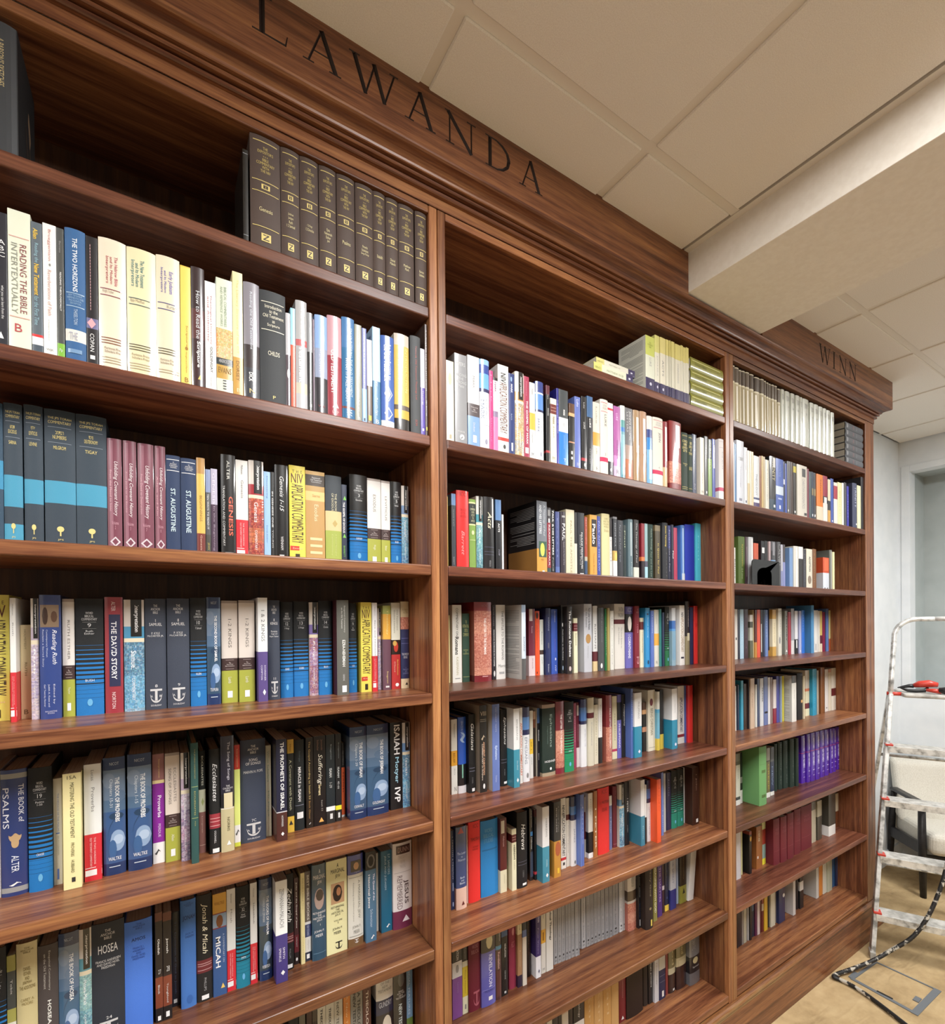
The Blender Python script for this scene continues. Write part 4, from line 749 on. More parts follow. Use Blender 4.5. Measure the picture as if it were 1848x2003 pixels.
+8284 527 238 128 j 1a1a1b 30:5a5cb0|o6-26,30-75 d0c8a0;V34-76,48-72 d8daf4 *REVELATION;l78 8a8cd0;h79-82,20-90 3a3c80 MOUNCE;b88-93,45-72 eee
+8835 216 242 130 j 1c1c1f 30:4a98c8 35:4a2c28|v2-24,45-75 ddd Interpretation;V38-60,30-65 d8b0a8 *Revelation;b62-96,10-90 5a3430
+9072 240 235 131 p 16171a 0:3a5a88 20:151618|V30-48,45-70 ddd *REVELATION;v66-78,45-65 aaa OSBORNE;b94-97,40-70 bbb
+9447 281 240 144 h 8c2c46|o18-28,35-70 c8808a;h36-44,30-75 c87a88 HCOT
+9732 184 238 134 p dccfa8 28:a07a58 84:2a2038|v3-22,35-60 6a5a3a Reading;v50-72,40-60 d8c0a8 Revelation
-9920 162 226 131 p 1f2430 20:5a70a8 30:d5ccc0|
-10290 155 240 155 p 1c1012|v10-70,30-60 6a3a3a Apocalypse
+10491 213 237 134 p 3a2c6a 70:e6e6ec|V4-22,35-70 d8d4f0 *REVELATION;v30-66,35-55 a8a0c8 Four Views;d88-94,40-75 6a6a80
+10775 200 231 141 p d8d2c0 36:e0a838 56:d8d4cc|v8-20,40-65 888 Revelation;b40-52,30-60 9a6a1c;h92-96,30-70 888 M
+10996 302 226 140 p dcdad4|V5-55,40-75 2a2a2a *Biblical Theology
-11433 162 242 152 p a2a3a6|!G
-11599 160 234 150 p a0a1a4|!G
-11763 164 239 149 p 9d9ea1|!G
-11931 122 243 147 p 9a9b9e|!G
-12057 111 239 146 p a0a1a4|!G
-12186 167 243 146 p 9d9ea1|!G
-12357 145 233 143 p a2a3a6|!G
-12506 41 241 142 p 9a9b9e|!G
-12551 111 234 170 p 9d9ea1|!G
-12666 164 244 165 p a0a1a4|!G
-12833 209 243 161 p b4b5b8|!G
-13056 182 227 159 p 9d9ea1|!G
-13248 184 228 159 p 97989b|!G
-13442 148 229 158 p 9d9ea1|!G
-13594 181 244 157 p 9a9b9e|!G
-13779 174 234 155 p 9d9ea1|!G
-13965 193 238 153 p 95969a|!G
-14162 177 231 151 p 909195|!G
+14370 295 235 152 p 95969a|!G
-14725 183 233 152 p c8c9cc|!G
-14926 103 232 152 p b4b5b8|!G
+15032 474 237 139 j d8d4d0 36:4a3a2c 52:c8c0b8 56:~rose|v6-30,35-65 8a8a80 *THE KINGDOM OF
-15511 140 237 128 p 15161c|V10-50,45-65 ccc *In Jesus' Name;v60-84,40-60 3a4a78 Bock;b86-96,45-70 ddd
+15655 431 243 107 h 2a1f1b|v6-48,45-65 a89a80 *Holy God;o66-70,40-70 8a7a5a;b86-96,60-80 e8d060
-16350 227 239 124 p 8a8448|V4-86,30-70 e8e8d0 *ENGAGING WITH GOD
-16738 279 244 134 p 4a2c78|V4-76,35-65 b8a0d8 *TO THE MARTYRS
-17157 142 242 144 p c8a838 14:3a2a3a 55:d8d0d8 62:3a2430|
-17337 242 245 144 p 1f2440 90:e8c850|v10-80,35-60 4a5488 God
+17584 371 238 137 p 2a3078 0:b8bcc8 66:2a3078|v8-56,30-60 888ca8 *THE SPIRIT
-18203 110 228 152 p a8b8d8|
+18317 435 242 144 p 2c2418 70:8c8a3a|v10-60,45-62 8a7a58 *Community;t75-84,35-75 2a2a20
+18757 373 244 138 p e0dedb|
# 2 H
-10820 235 243 120 p d8d4c8|
-11071 239 236 120 p 2a2a30|
-11326 145 239 120 p 1e1e22|
-11488 295 229 120 p d0b8a8 20:d8d4cc|
-11800 183 242 120 p 1a1416|
+12017 512 236 120 p 1b1b1d 45:e2e2e2|v10-40,40-62 ccc Theology
+12546 457 231 120 h c89a5c|v5-60,35-60 d8b88a Karl
+13021 434 226 120 h caa068|v5-60,35-60 d8b88a Karl
+13474 409 242 120 h c89a5c|v5-60,35-60 d8b88a Karl
+13901 381 245 120 h c8a068|
+14599 378 227 146 p 7a1a22|v5-60,40-60 c89090 Essential Components;t90-96,30-70 eee
+14984 927 241 143 h 2c1d16|h18-24,15-90 5a4a3a ===;l30 4a3a2a
-16065 249 233 152 h 332a25|
-16318 252 228 147 p 7a1f28 0:c8b88a 4:18181c|V20-72,40-70 eee *teologia primeira
-16574 253 231 138 p d8d8dc 0:c8c070 22:d5d8e0|v30-70,30-60 999 Theology
+16831 381 240 136 p 1f2850 28:c8c8c4 50:1f2850|l60 889;l70 889;b86-96,40-70 eee
-17292 137 242 140 p 8a3a3a|
+17461 436 226 140 j 6f6a48 55:c8c4a8 66:2a1c1c|V4-50,35-65 b8b088 *God;b93-97,50-75 ddd
+17901 645 237 135 j 6f6a48 45:b8b090 60:2a1418|V4-40,40-62 b8b088 *of God;b50-60,20-85 c8c0a0
+18563 693 226 120 j 7a7d84 48:22242a 78:6a6c72|V4-36,20-50 9a9da6 SYSTEMATIC;o50-62,25-75 c8c098;h66-70,20-85 ccc Sproul
# 3 A
-20027 158 225 5 j d4cdb4 2:5a4f44 28:dcd6bc 31:b8ac8c|
-20205 279 222 5 j d4cdb4 2:5a4f44 28:dcd6bc 31:b8ac8c|b35-96,20-45 e8e4d8
-20504 182 219 5 j d4cdb4 2:5a4f44 28:dcd6bc 31:b8ac8c|
-20727 225 221 5 j d4cdb4 2:4a4038 28:dcd6bc 31:a89c7c|b35-96,20-45 e8e4d8
-20993 291 223 5 j d4cdb4 2:5a4f44 28:dcd6bc 31:b8ac8c|b35-96,20-45 e8e4d8
-21326 296 223 5 j d4cdb4 2:4a4038 28:dcd6bc 31:b8ac8c|b35-96,20-45 e8e4d8
-21686 432 220 5 j d4cdb4 2:3f362f 28:dcd6bc 31:b0a484|b35-96,5-25 f0ece0
-22162 286 224 5 j d4cdb4 2:5a4f44 28:dcd6bc 31:b8ac8c|b35-96,20-45 e8e4d8
-22470 156 223 5 j d4cdb4 2:5a4f44 28:dcd6bc 31:b8ac8c|
-22671 158 221 5 j d4cdb4 2:5a4f44 28:dcd6bc 31:b8ac8c|b35-96,20-45 e8e4d8
-22851 159 220 5 j d4cdb4 2:5a4f44 28:dcd6bc 31:b8ac8c|
-23056 253 221 5 j d4cdb4 2:5a4f44 28:dcd6bc 31:b8ac8c|b35-96,20-45 e8e4d8
-23332 210 223 5 j d4cdb4 2:5a4f44 28:dcd6bc 31:b8ac8c|
-23589 236 216 5 j d4cdb4 2:5a4f44 28:dcd6bc 31:b8ac8c|b35-96,20-45 e8e4d8
-23872 311 221 5 j c9cec4|h10-20,20-80 999 TDNT;h30-34,35-65 999 I
-24232 440 221 5 j c9cec4|h10-20,20-80 999 TDNT;h30-34,35-65 999 II
-24746 375 223 5 j c9cec4|h10-20,20-80 999 TDNT;h30-34,35-65 999 III
-25196 408 225 5 j c9cec4|h10-20,20-80 999 TDNT;h30-34,35-65 999 IV
-25630 233 226 5 j c9cec4|h10-20,20-80 999 TDNT;h30-34,35-65 999 V
+25890 582 226 5 j c9cec4|h10-20,20-80 999 TDNT;h30-34,35-65 999 VI
-26579 408 222 5 j c9cec4|h10-20,20-80 999 TDNT;h30-34,35-65 999 VII
-27014 444 224 5 j c9cec4|h10-20,20-80 999 TDNT;h30-34,35-65 999 VIII
-27486 424 224 5 j c9cec4|h10-20,20-80 999 TDNT;h30-34,35-65 999 IX
-27939 346 225 5 j c9cec4|h10-20,20-80 999 TDNT
-28313 410 224 5 j c9cec4|h10-20,20-80 999 TDNT;h30-34,35-65 999 X
-28783 358 223 5 j cfd3c9|h10-20,20-80 999 INDEX
# 3 B
-20099 99 245 8 p e0e2e6|
-20218 100 241 8 p 4a7aa8|
+20357 527 261 8 p d0d4de|h26-32,10-90 999 DICTIONARY;v40-75,45-60 aab Theology;b92-96,30-70 889
-20926 228 240 8 p d8dadf|v6-40,35-60 aaa Theology;b93-97,35-65 334
-21185 157 231 8 p e0dccc 60:c8b890|
-21363 127 231 8 p dad4c4|
-21511 128 231 8 p d5c8a4|
-21660 432 218 8 p d8dce0 82:3a4470 86:e0e0e4 92:4a3a6a|v35-78,30-62 8a8e98 *THEOLOGY
-22114 154 224 8 p 8a5a3a|
-22289 133 227 8 p c8b078|
-22444 134 226 8 p b8a888|
-22600 293 216 8 p d8d6c8|v15-85,35-60 aaa Theology
+22927 542 237 8 j 1b1c1f 80:1f3c50|V8-45,30-75 b8b090 *TRINITY;b2-20,40-80 e2e2e0;b90-95,45-75 eee
+23492 641 238 8 p 4a64b0 52:c8d4e4 68:3f5aa8|v10-34,35-70 8aa0d0 Victorious Theology;b74-77,25-75 aab8e0;b88-95,40-60 dde
-24157 121 234 8 p 2a3050 35:c8ccdc 45:2a3050|
-24302 146 227 8 p 4a5ca8|
-24498 148 241 8 p 6a6a6c|b92-96,25-70 eee
-24670 149 242 8 p 5a5658|
-24844 175 242 8 p 4a3a34|
-25069 228 241 8 p 2f2a28 6:c8b838 18:2f2a28|b92-96,25-70 ddd
+25399 940 242 8 p cfcabe|b6-22,50-85 444;v26-84,50-75 999a9c *CHRISTIAN DOGMATICS;b92-97,70-95 444
-26379 161 235 8 p 7a3a48|
-26566 203 225 8 p 4a5a60|
-26797 191 227 8 p 2c3a4c|b35-50,10-90 8a7a58;b90-95,30-70 eee
-27015 221 226 8 p 3c3c44|b35-50,10-90 8a7a58;b90-95,30-70 eee
+27320 650 226 8 p d87a30 70:d8c8b0|v10-60,55-75 8a3a20 *Salvation
-27998 464 227 8 p 8c2c40 45:2a2426 60:d8d4d0|b47-60,20-80 ddd
-28520 266 216 8 p d8ccb0 50:2a2a30 72:c89a50|
-28815 299 224 8 p 4358a0|b94-97,40-70 eee
-29175 395 210 8 p ddd8d0 0:d5d0c8 8:a03a48 40:ddd8d0|
-29601 465 217 8 p d8d2a4|v20-80,40-60 b8b080 Church
-30097 189 220 8 p b8c0b4 0:d8dcd8|
-30318 286 226 8 p 4a4a4e|v15-70,35-60 888 Theology
-30668 226 211 8 p 32309a|v20-80,35-60 a8a8e0 Christ
-31302 549 237 8 h 3a3f58|v8-55,35-70 a8acc0 *TRINITY;b90-94,60-80 eee
-31919 443 233 8 p dcd8b0|
-32396 327 285 8 p 26262a|
# 3 C
-21721 101 171 100 p e0e0da|v30-80,20-70 444 Ethics
+22043 518 224 100 h 4f6428|v15-60,35-60 b8a848 *Systematic;v65-85,35-60 a8b888 E A Litton;t94-98,30-80 ddd
-22595 229 226 100 j 4a3a40|b20-80,20-60 6a5a60
-22877 394 228 100 j c4c6c8|b3-96,45-75 e8e8e8
-23343 384 204 100 p c8583a|
-23968 319 219 100 p 16151a|b14-26,20-90 ddd
-24306 238 222 100 p 1a191c|
-24669 155 222 100 p b8a0a0|
-24843 431 223 100 j 5a5a60 20:3a3a40 40:7aa0c8|b2-30,20-60 8a8a90
-25314 440 225 100 j 3a383c|v5-50,30-70 999 CALVIN
-25774 183 215 100 p b8b8c4 60:8a90b8|
-25977 205 217 100 p 4a4448 40:8a90c0|
-26598 338 206 100 p 7898c4|
-26999 517 217 100 j d8d6cc|b3-96,30-55 eee
-27539 440 218 100 p e2e2e2 28:2e2c2e|
-28001 291 208 100 p 3a3a42|v10-80,30-65 8a8a90 Justification
-28337 629 213 100 p dcd6c4|V18-55,40-70 4a4a4a *ADOPTION;o65-85,20-80 8a7a6a
-29001 397 217 100 p 7a5030|v10-80,35-60 a8845a Salvation
-30164 690 180 100 p d8d8dc 0:c8502e 46:d5dae2|b3-40,15-85 d86a48;b90-97,20-35 444;b90-97,65-80 444
-30879 327 224 100 j 6a6c66|b3-96,30-60 a8a8a0
-31270 255 216 100 p e0dcae|
# 3 D
-22653 247 233 154 p d8d4cc|o56-62,30-70 333
-22946 178 231 156 p 2a2c3a|
-23151 307 233 156 p a8c8dc|v10-90,35-60 c8dce8 Theology
-23480 330 233 155 p 3a2630|v10-80,35-60 6a4a58 God
-24006 262 207 157 p d8d0c8 16:4a4a3c 30:b8b8a8 60:5a5c48|
-24318 63 231 158 p c8b890|
-24385 171 231 153 p 5a2a24 68:c08a40|
-24597 289 232 154 p d8543c|
-25136 246 232 166 p 1f1e24|b30-90,10-40 ccc
-25387 139 232 165 p 2a3858|
-25593 261 232 167 p 6a84b8|v10-60,30-60 a8b8d8 Christ
-25938 60 238 168 p 1f2648 88:c8944a|v15-60,40-65 6a70a0 TESTAMENT
-26002 348 233 153 p c89c4a 20:e2d6b4 80:c89c4a|v28-72,35-60 b09a68 *THEOLOGY
-26444 334 239 147 p d5d2c4|v4-70,45-70 999 RESURRECTION;o60-75,20-60 888
-27550 296 228 169 p 8a8c84|V12-70,40-75 2f2f2c *HISTORY;t88-94,20-80 eee
-27850 265 222 166 p a02438|
-28122 318 240 165 p 9a9aa2 70:d2d0d0|
-28444 294 228 161 p dcdce0 66:1a1a1e|b68-86,30-70 ddd
-28937 254 228 164 p a8acd0|b92-96,30-60 dde
-29213 327 231 164 p 2a6ac8|v10-50,40-62 8ab0e8 Blue
-29749 311 258 142 h 4a86b4|
-30627 471 232 165 p dcdcd8|b80-96,20-60 bbb
-31185 171 229 167 p dad6cc|
-31360 228 229 165 p c8b068 60:5a2434 80:d8c8b0|
-31655 308 223 166 p 7a2040|
-32107 287 242 166 p 5a78b0|
-32539 198 233 170 p d8d090 70:b85a30|
# 3 E
-22712 88 209 157 p e2e0d8|
-22887 142 213 155 p 26344c|
-23082 198 232 150 p 3aa0c0|
-23298 295 215 149 p 3c2c24|
-23598 69 234 143 p 2a2428|
-23671 353 239 138 p c8b098|v30-60,30-60 a89078 Prayer
-24265 133 205 146 p dcdcd4|
-24427 201 233 146 p 3c4a68|
-24632 309 232 144 p cfd2d6|V20-50,50-80 5a6068 PRAYER
-25029 355 237 146 p 6878a8|b72-76,10-90 1c1c24
-25443 200 231 148 p dcdadb|
-25647 219 230 147 p 8a7874|
-25871 283 218 144 p dcd4d0 66:8a2438|
-26158 266 233 143 p 4a4c98|
-26428 125 232 137 p 8a9cb8|
-26689 169 231 141 p d8d050|
-26928 452 233 108 p dcdcd4 0:4a4a48 16:e0e0da|v30-50,40-60 999 Worship
-27704 572 240 120 h 1a1a1c|b4-5,55-95 888;b58-64,55-95 d8a868
-28280 113 223 114 p dcd0b0|
-29124 464 244 144 p cfc4b4 40:c87048 46:d8d0b0 72:6a1c24 84:e0dcba|
-29592 455 250 129 p 1f90b4|v10-90,40-60 5ab4cc Discipline
-30179 195 238 133 p a8a090|
-30538 447 252 130 p 7a4c28|
-31424 384 236 146 p dcd8d4|o90-93,30-60 444
-31838 323 236 145 p c89888 8:d5ccb8|
-32165 369 239 143 p d8d2c4 48:5a1c22 66:d8d2c4|
-32609 114 238 145 p d8d2c4 48:5a1c22 66:d8d2c4|
# 3 F
-22357 348 237 135 p 8a8a80 15:6a685c 22:d5d3c4 84:444 90:e2e2dc|v30-50,40-60 999 Greek
-22797 186 235 140 p 1a1a1c 48:8a8a84 60:1a1a1c 74:e2e2dc|
+23187 634 270 75 h 6a9e62|b40-45,25-75 4a6a30;b82-87,25-75 4a6a30;l10 5a8a4c;l30 5a8a4c
-24539 324 237 111 p 8a8678 25:4a4438 28:6a6440 90:e2e2dc|v32-86,35-65 b8a840 *GREEK
-25007 330 234 116 p 3a3e40 25:5a5e60 30:2a3850 92:e2e2dc|v40-80,30-60 8aa0c0 NEW
-25808 256 235 139 h 1f3028|v10-60,35-60 5a6a60 Septuagint
-26215 379 237 141 h 1c2e26|v5-60,35-60 6a7a70 Dictionary;h70-90,30-60 5a6a60 A/B/C
-26599 449 241 135 h 1c2e26|v5-60,45-65 6a7a70 Dictionary;h70-90,40-70 5a6a60 A/B/C
-27051 417 246 125 h 1c2e26|v5-60,45-65 6a7a70 Dictionary;h70-90,40-70 5a6a60 A/B/C
-27473 275 245 117 h 1c2e26|v5-60,45-65 6a7a70 Dictionary
-28173 415 248 123 j 4a1f9e|!P
-28592 373 252 116 j 4a1f9e|!P
-28969 466 255 113 j 4a1f9e|!P
-29472 475 255 112 j 4a1f9e|!P
-30091 487 253 116 j 4a1f9e|!P
-30617 471 251 116 j 4a1f9e|!P
-31344 376 246 122 j 4a1f9e|!P
-31769 354 243 123 j 4a1f9e|!P
-32390 333 240 131 j 4a1f9e|!P
# 3 G
-22123 381 239 123 p cfccd0|
-22775 111 232 137 p c8c490|
-23146 199 199 119 p 141214 0:8a3a2a 8:141214|o12-24,20-90 d8a848
-23885 513 200 126 p 9a5f30|V10-36,30-60 d8c8a8 *A NEW AGE;b70-76,0-30 ddd
-24559 303 243 134 p d8dca0 30:a03a2a 60:8aa8a0 88:e8e040|
+24937 576 222 102 h 6a1f28|h20-36,20-80 8a4048 WORD/STUDIES;l70 8a4048
-25517 575 222 97 h 6a1f28|h20-36,20-80 8a4048 WORD/STUDIES;l70 8a4048
+26153 614 225 96 h 6a1f28|h20-36,20-80 8a4048 WORD/STUDIES;l70 8a4048
+26924 657 227 101 h 6a1f28|h20-36,20-80 8a4048 WORD/STUDIES;l70 8a4048
+27667 1109 225 103 h 6a1f28|h20-36,20-80 8a4048 WORD/STUDIES;l70 8a4048
-29093 468 215 116 p 6a665a 20:b8b09a|
-29713 506 208 115 p a8a088 40:4a463c|
-30752 797 227 104 p d5d2cc 0:4a463e 76:e8e6e2|
-32399 324 192 135 p c8bca4 52:6a3a20|
# 3 H
-22580 111 245 147 p 16121a|
-22718 258 235 148 p 201a22|
-22980 131 245 147 p 8a8480|
-23161 228 231 148 p 4a4848 30:b8b4a0|
-23512 100 227 149 p b8b8b8|
-23616 155 237 144 p 16161a|
-23928 214 226 152 p 1f2838 30:4a6080 45:1f2838|
-24145 178 229 148 p 5a2048|
-24337 200 233 147 p d8c8c8|
-24592 147 237 149 p 5a2420|
-24743 157 228 147 p 8a3a2c 40:c8b8a0 55:6a2420|
-24904 288 226 144 p 1f2028 24:d8b030|
-25348 133 242 150 p 1c1c1c|
-25485 401 231 143 p cfcbb8|
-26073 40 244 150 p b8b4a4|
+26117 582 243 136 p 26305a|o42-50,60-95 ddd
-27449 252 233 132 p d0ccca|
-28173 195 234 149 p 1f1a22|
-28373 381 235 142 p 1a1a1e 40:d8d8d8 60:1a1a1e|
-30166 281 238 141 p d8d8d4|
-30554 402 237 144 p c8c0b0 25:d88a3a|
-30960 425 236 142 p d8d8cc|
-31389 539 237 137 p b8bca8|
-32194 287 244 146 p 8a7a68 15:2a5a88|
-32485 238 235 141 p 1f2a50|o10-90,30-90 3a4870'''  # some pale jacket bands paint ceiling glare into the spine colour
PAL = dict(red='8c2c3c c23a4c 5a1a28 d86a50 3a1420 e89a60', blue='3a78b8 6ab8e0 1f3a5a 8ac8d8 2a5a6a c8d8e0', teal='4a98a0 8ac8c8 2a6a78 b8d8d0 1f4a58 6a9ab8', purple='7a6ac0 b8a8d8 4a3a6a c87a60 8a3a3a e8d8c8',
  pastel='c8b8d0 e8d8d8 a8a0c8 8a7a98 d8c8a8 6a6a8a', violet='6a5a88 d8d0e0 3a3458 c890a8 a8a0c0 e8e0e8', gold='c09a50 e8c878 7a5a38 6a98b8 a87a48 f0e0b8', rose='b86a5a d89a80 8a3a34 e8b8a0 a04a40 c88068', orange='d8884a e8c070 a8b860 c8603a e8d8b8 b8c8a8')
DEC = re.compile(r'^([a-zA-Z])(\d+)(?:-(\d+))?(?:,(\d+)-(\d+))?\s*(~\w+|[0-9a-fA-F]{6}|[0-9a-fA-F]{3})?(?:\s+(.*))?$')
def parse_decals(s, w):
    """-> list of (kind, t0, t1, c0, c1, colour, text)"""
    out = []
    if s.startswith('!'):
        code, arg = s[1], [a.strip() for a in s[2:].strip().split(',')]
        arg += [''] * 5; D = lambda *a: out.append(a)
        if code == 'W':
            blue = arg[3] or '1a73b8'; D('b', .735, 1, 0, 1, blue, '')
            for i in range(9): D('b', .40 + i * .037, .40 + i * .037 + .002 + .0034 * i, 0, 1, blue, '')
            for i in range(4): D('b', .745 + i * .035, .747 + i * .035, 0, 1, '0e2236', '')
            D('h', .11, .19, .22, .78, 'ccc', 'WORD/BIBLICAL/COMMENTARY'); D('b', .2, .203, .25, .75, '888', ''); D('h', .212, .245, .4, .6, 'ccc', arg[0]); D('b', .256, .258, .25, .75, '888', '')
            D('h', .268, .268 + .021 * (1 + arg[1].count('/')), .32, .68, 'ccc', arg[1]); D('h', .692, .712, .34, .66, 'e8f0f8', arg[2]); D('o', .86, .92, .40, .60, '6ab0dc', '')
        elif code == 'A':
            D('h', .05, .14, .28, .72, 'ddd', 'THE/ANCHOR/BIBLE'); D('h', .18, .25, .2, .8, 'eee', arg[1]); D('h', .30, .30 + .026 * (1 + arg[2].count('/')), .12, .88, 'ddd', arg[2])
            D('h', .775, .80, .42, .6, 'ddd', arg[0]); D('b', .815, .833, .22, .78, 'ccc', ''); D('b', .833, .92, .44, .56, 'ccc', ''); D('c', .85, .94, .22, .78, 'ccc', '')
            D('h', .87, .89, .24, .34, 'ddd', 'A'); D('h', .87, .89, .66, .76, 'ddd', 'B'); D('h', .955, .97, .25, .75, 'ddd', 'DOUBLEDAY')
        elif code == 'N':
            D('b', 0, .105, 0, 1, '15305c', ''); D('b', .90, 1, 0, 1, '163462', '')
            D('b', .105, .36, 0, 1, '6d829c', ''); D('b', .36, .46, 0, 1, '54708f', ''); D('o', .13, .26, -.02, .55, '7d8ea4', ''); D('o', .28, .38, .3, 1.02, '5f7896', ''); D('o', .47, .53, .25, .92, '24405e', ''); D('q', .52, .66, .2, .5, '24405e', ''); D('o', .62, .80, .3, .98, '8fa8c8', ''); D('o', .66, .74, .45, .9, 'b0c4dc', ''); D('o', .70, .86, .22, .6, '3f6494', '')
            D('h', .04, .065, .3, .72, 'b8c4d4', 'NICOT'); D('V', .17, .60 if len(arg[0]) > 22 else .55, .54, .74, 'f0f2f4', arg[0])
            if arg[1]: D('v', .18, .42, .26, .44, 'd8e0e8', arg[1])
            D('h', .845, .875, .22, .8, 'f0f2f4', arg[2]); D('b', .925, .932, .25, .75, 'c8d4e0', '')
        elif code == 'S':
            D('b', 0, .025, 0, 1, 'a89c94', ''); D('b', .565, .685, 0, 1, '42302f', ''); D('b', .685, 1, 0, 1, 'a9ad48', '')
            ls = arg[0].split('/')
            if len(ls) == 1: D('v', .18, .18 + .028 * len(ls[0]), .42, .62, '77706a', ls[0])
            else: D('v', .14, .45, .58, .76, '77706a', ls[0]); D('v', .14, .47, .24, .42, '77706a', ls[1])
            D('b', .58, .583, .25, .75, 'b8a8a4', ''); D('h', .60, .65, .22, .78, 'e0d4d0', 'The/Story of God/Bible Commentary'); D('b', .667, .67, .25, .75, 'b8a8a4', ''); D('v', .75, .81, .4, .6, 'e8e8d0', arg[1]); D('b', .885, .95, .35, .65, 'eee', '')
        elif code == 'T':
            D('b', .60, 1, 0, 1, 'd0303a', ''); D('v', .05, .14, .42, .6, '888', arg[1]); D('v', .20, .20 + .026 * len(arg[0].strip('*')), .42, .62, '888', arg[0])
            D('v', .63, .86, .55, .66, 'f0c8c8', 'THE TWO HORIZONS'); D('v', .63, .88, .32, .44, 'f0c8c8', 'OLD TESTAMENT COMMENTARY'); D('b', .885, .89, .05, 1, 'eee', ''); D('b', .905, .955, .05, 1, 'e8e8e8', '')
        elif code == 'I':
            D('b', .24, .345, 0, 1, arg[1], ''); D('b', 0, .33, .34, .88, '161616', ''); D('V', .05, .29, .48, .74, 'eee', 'Interpretation'); D('b', .345, .38, 0, 1, 'e8dcc0', ''); D('m', .38, 1, 0, 1, '~' + arg[2], ''); D('v', .42, .62, .34, .60, 'f2f2f2', arg[0]); D('v', .7, .9, .38, .54, 'e8e8e8', 'COMMENTARY')
        elif code == 'Y':
            D('h', .045, .075, .2, .8, '6a5030', 'T  H  E'); D('h', .08, .18, .12, .86, '5a2028', 'NIV'); D('v', .19, .80, .14, .86, '4a3a28', 'APPLICATION COMMENTARY'); D('b', .83, .875, .04, 1, 'cc3a2a', ''); D('h', .842, .862, .2, .8, 'f0c8a8', arg[0]); D('b', .91, .975, .35, .62, '332a1a', '')
        elif code == 'E':
            G = 'd8c478'
            D('b', .045, .052, .1, .9, G, ''); D('h', .09, .33, .2, .8, 'c8b46a', 'THE/EXPOSITOR\'S/* * */BIBLE/COMMENTARY/WITH/THE NIV'); D('b', .40, .406, .06, .94, G, '')
            D('b', .43, .475, .36, .64, G, ''); D('b', .437, .468, .42, .58, '3f342f', ''); D('h', .442, .463, .45, .55, G, arg[0]); D('b', .50, .506, .06, .94, G, '')
            n = 1 + arg[1].count('/'); D('h', .66 - .018 * n, .66 + .018 * n, .28, .72, 'd8cc98', arg[1]); D('b', .815, .821, .06, .94, G, ''); D('b', .875, .945, .34, .66, G, ''); D('V', .885, .935, .4, .6, '3f342f', 'N')
        elif code == 'J':
            G = 'e0d088'
            D('h', .05, .105, .12, .88, G, 'THE JPS TORAH/COMMENTARY'); D('b', .125, .128, .12, .88, '8a94a0', ''); D('h', .145, .215, .28, .72, G, arg[1] + '/' + arg[0].upper()); D('b', .235, .238, .12, .88, '8a94a0', ''); D('h', .26, .285, .3, .7, G, arg[2])
            D('o', .835, .875, .38, .62, G, ''); D('b', .87, .905, .475, .525, G, ''); D('h', .925, .94, .4, .6, G, 'JPS')
        elif code == 'U':
            D('b', .02, .96, .16, .40, '9a6a78', ''); D('u', .20, .68, .40, .74, 'f0e8ea', 'Unfolding Covenant History'); D('v', .28, .64, .16, .30, 'd8a8b0', arg[1]); D('h', .72, .80, .3, .75, 'd0a0ac', 'Volume/' + arg[0]); D('d', .86, .95, .15, .9, 'd8d0d4', ''); D('d', .875, .935, .3, .75, '7d4656', '')
        elif code == 'G':
            D('v', .05, .62, .35, .58, '5a5b5f', 'New Studies in Biblical Theology'); D('v', .66, .84, .35, .58, '6a6b6f', 'Series'); D('o', .885, .915, .3, .7, '333', ''); D('h', .94, .965, .3, .7, '555', 'IVP')
        elif code == 'P':
            D('V', .05, .33, .3, .7, 'cfc6ea', 'COMMENTARY'); D('b', .365, .375, 0, 1, 'c03058', ''); D('V', .40, .68, .28, .72, 'cfc6ea', 'NEW TESTAMENT'); D('b', .76, .772, .3, .7, 'cfc6ea', ''); D('b', .87, .878, .3, .7, 'cfc6ea', '')
        return out
    for d in s.split(';'):
        d = d.strip()
        if not d: continue
        m = DEC.match(d)
        if not m: continue
        k, t0, t1, c0, c1, col, tx = m.groups(); t0 = int(t0) / 100
        t1 = int(t1) / 100 if t1 else t0 + .012
        big = k in 'boltdmq'
        dc = (.06, .94) if k in 'l' else (.3, .7) if k in 'vVu' else (.14, .86) if k == 'h' else (.2, .8)
        c0, c1 = (int(c0) / 100, int(c1) / 100) if c0 else dc
        if k == 'l': k, t1 = 'b', t0 + .006
        out.append((k, t0, t1, c0, c1, col or 'ccc', tx or ''))
    return out
def clean(t): return t.replace('*', '', 1) if t.startswith('*') else t
class Bk: side = None
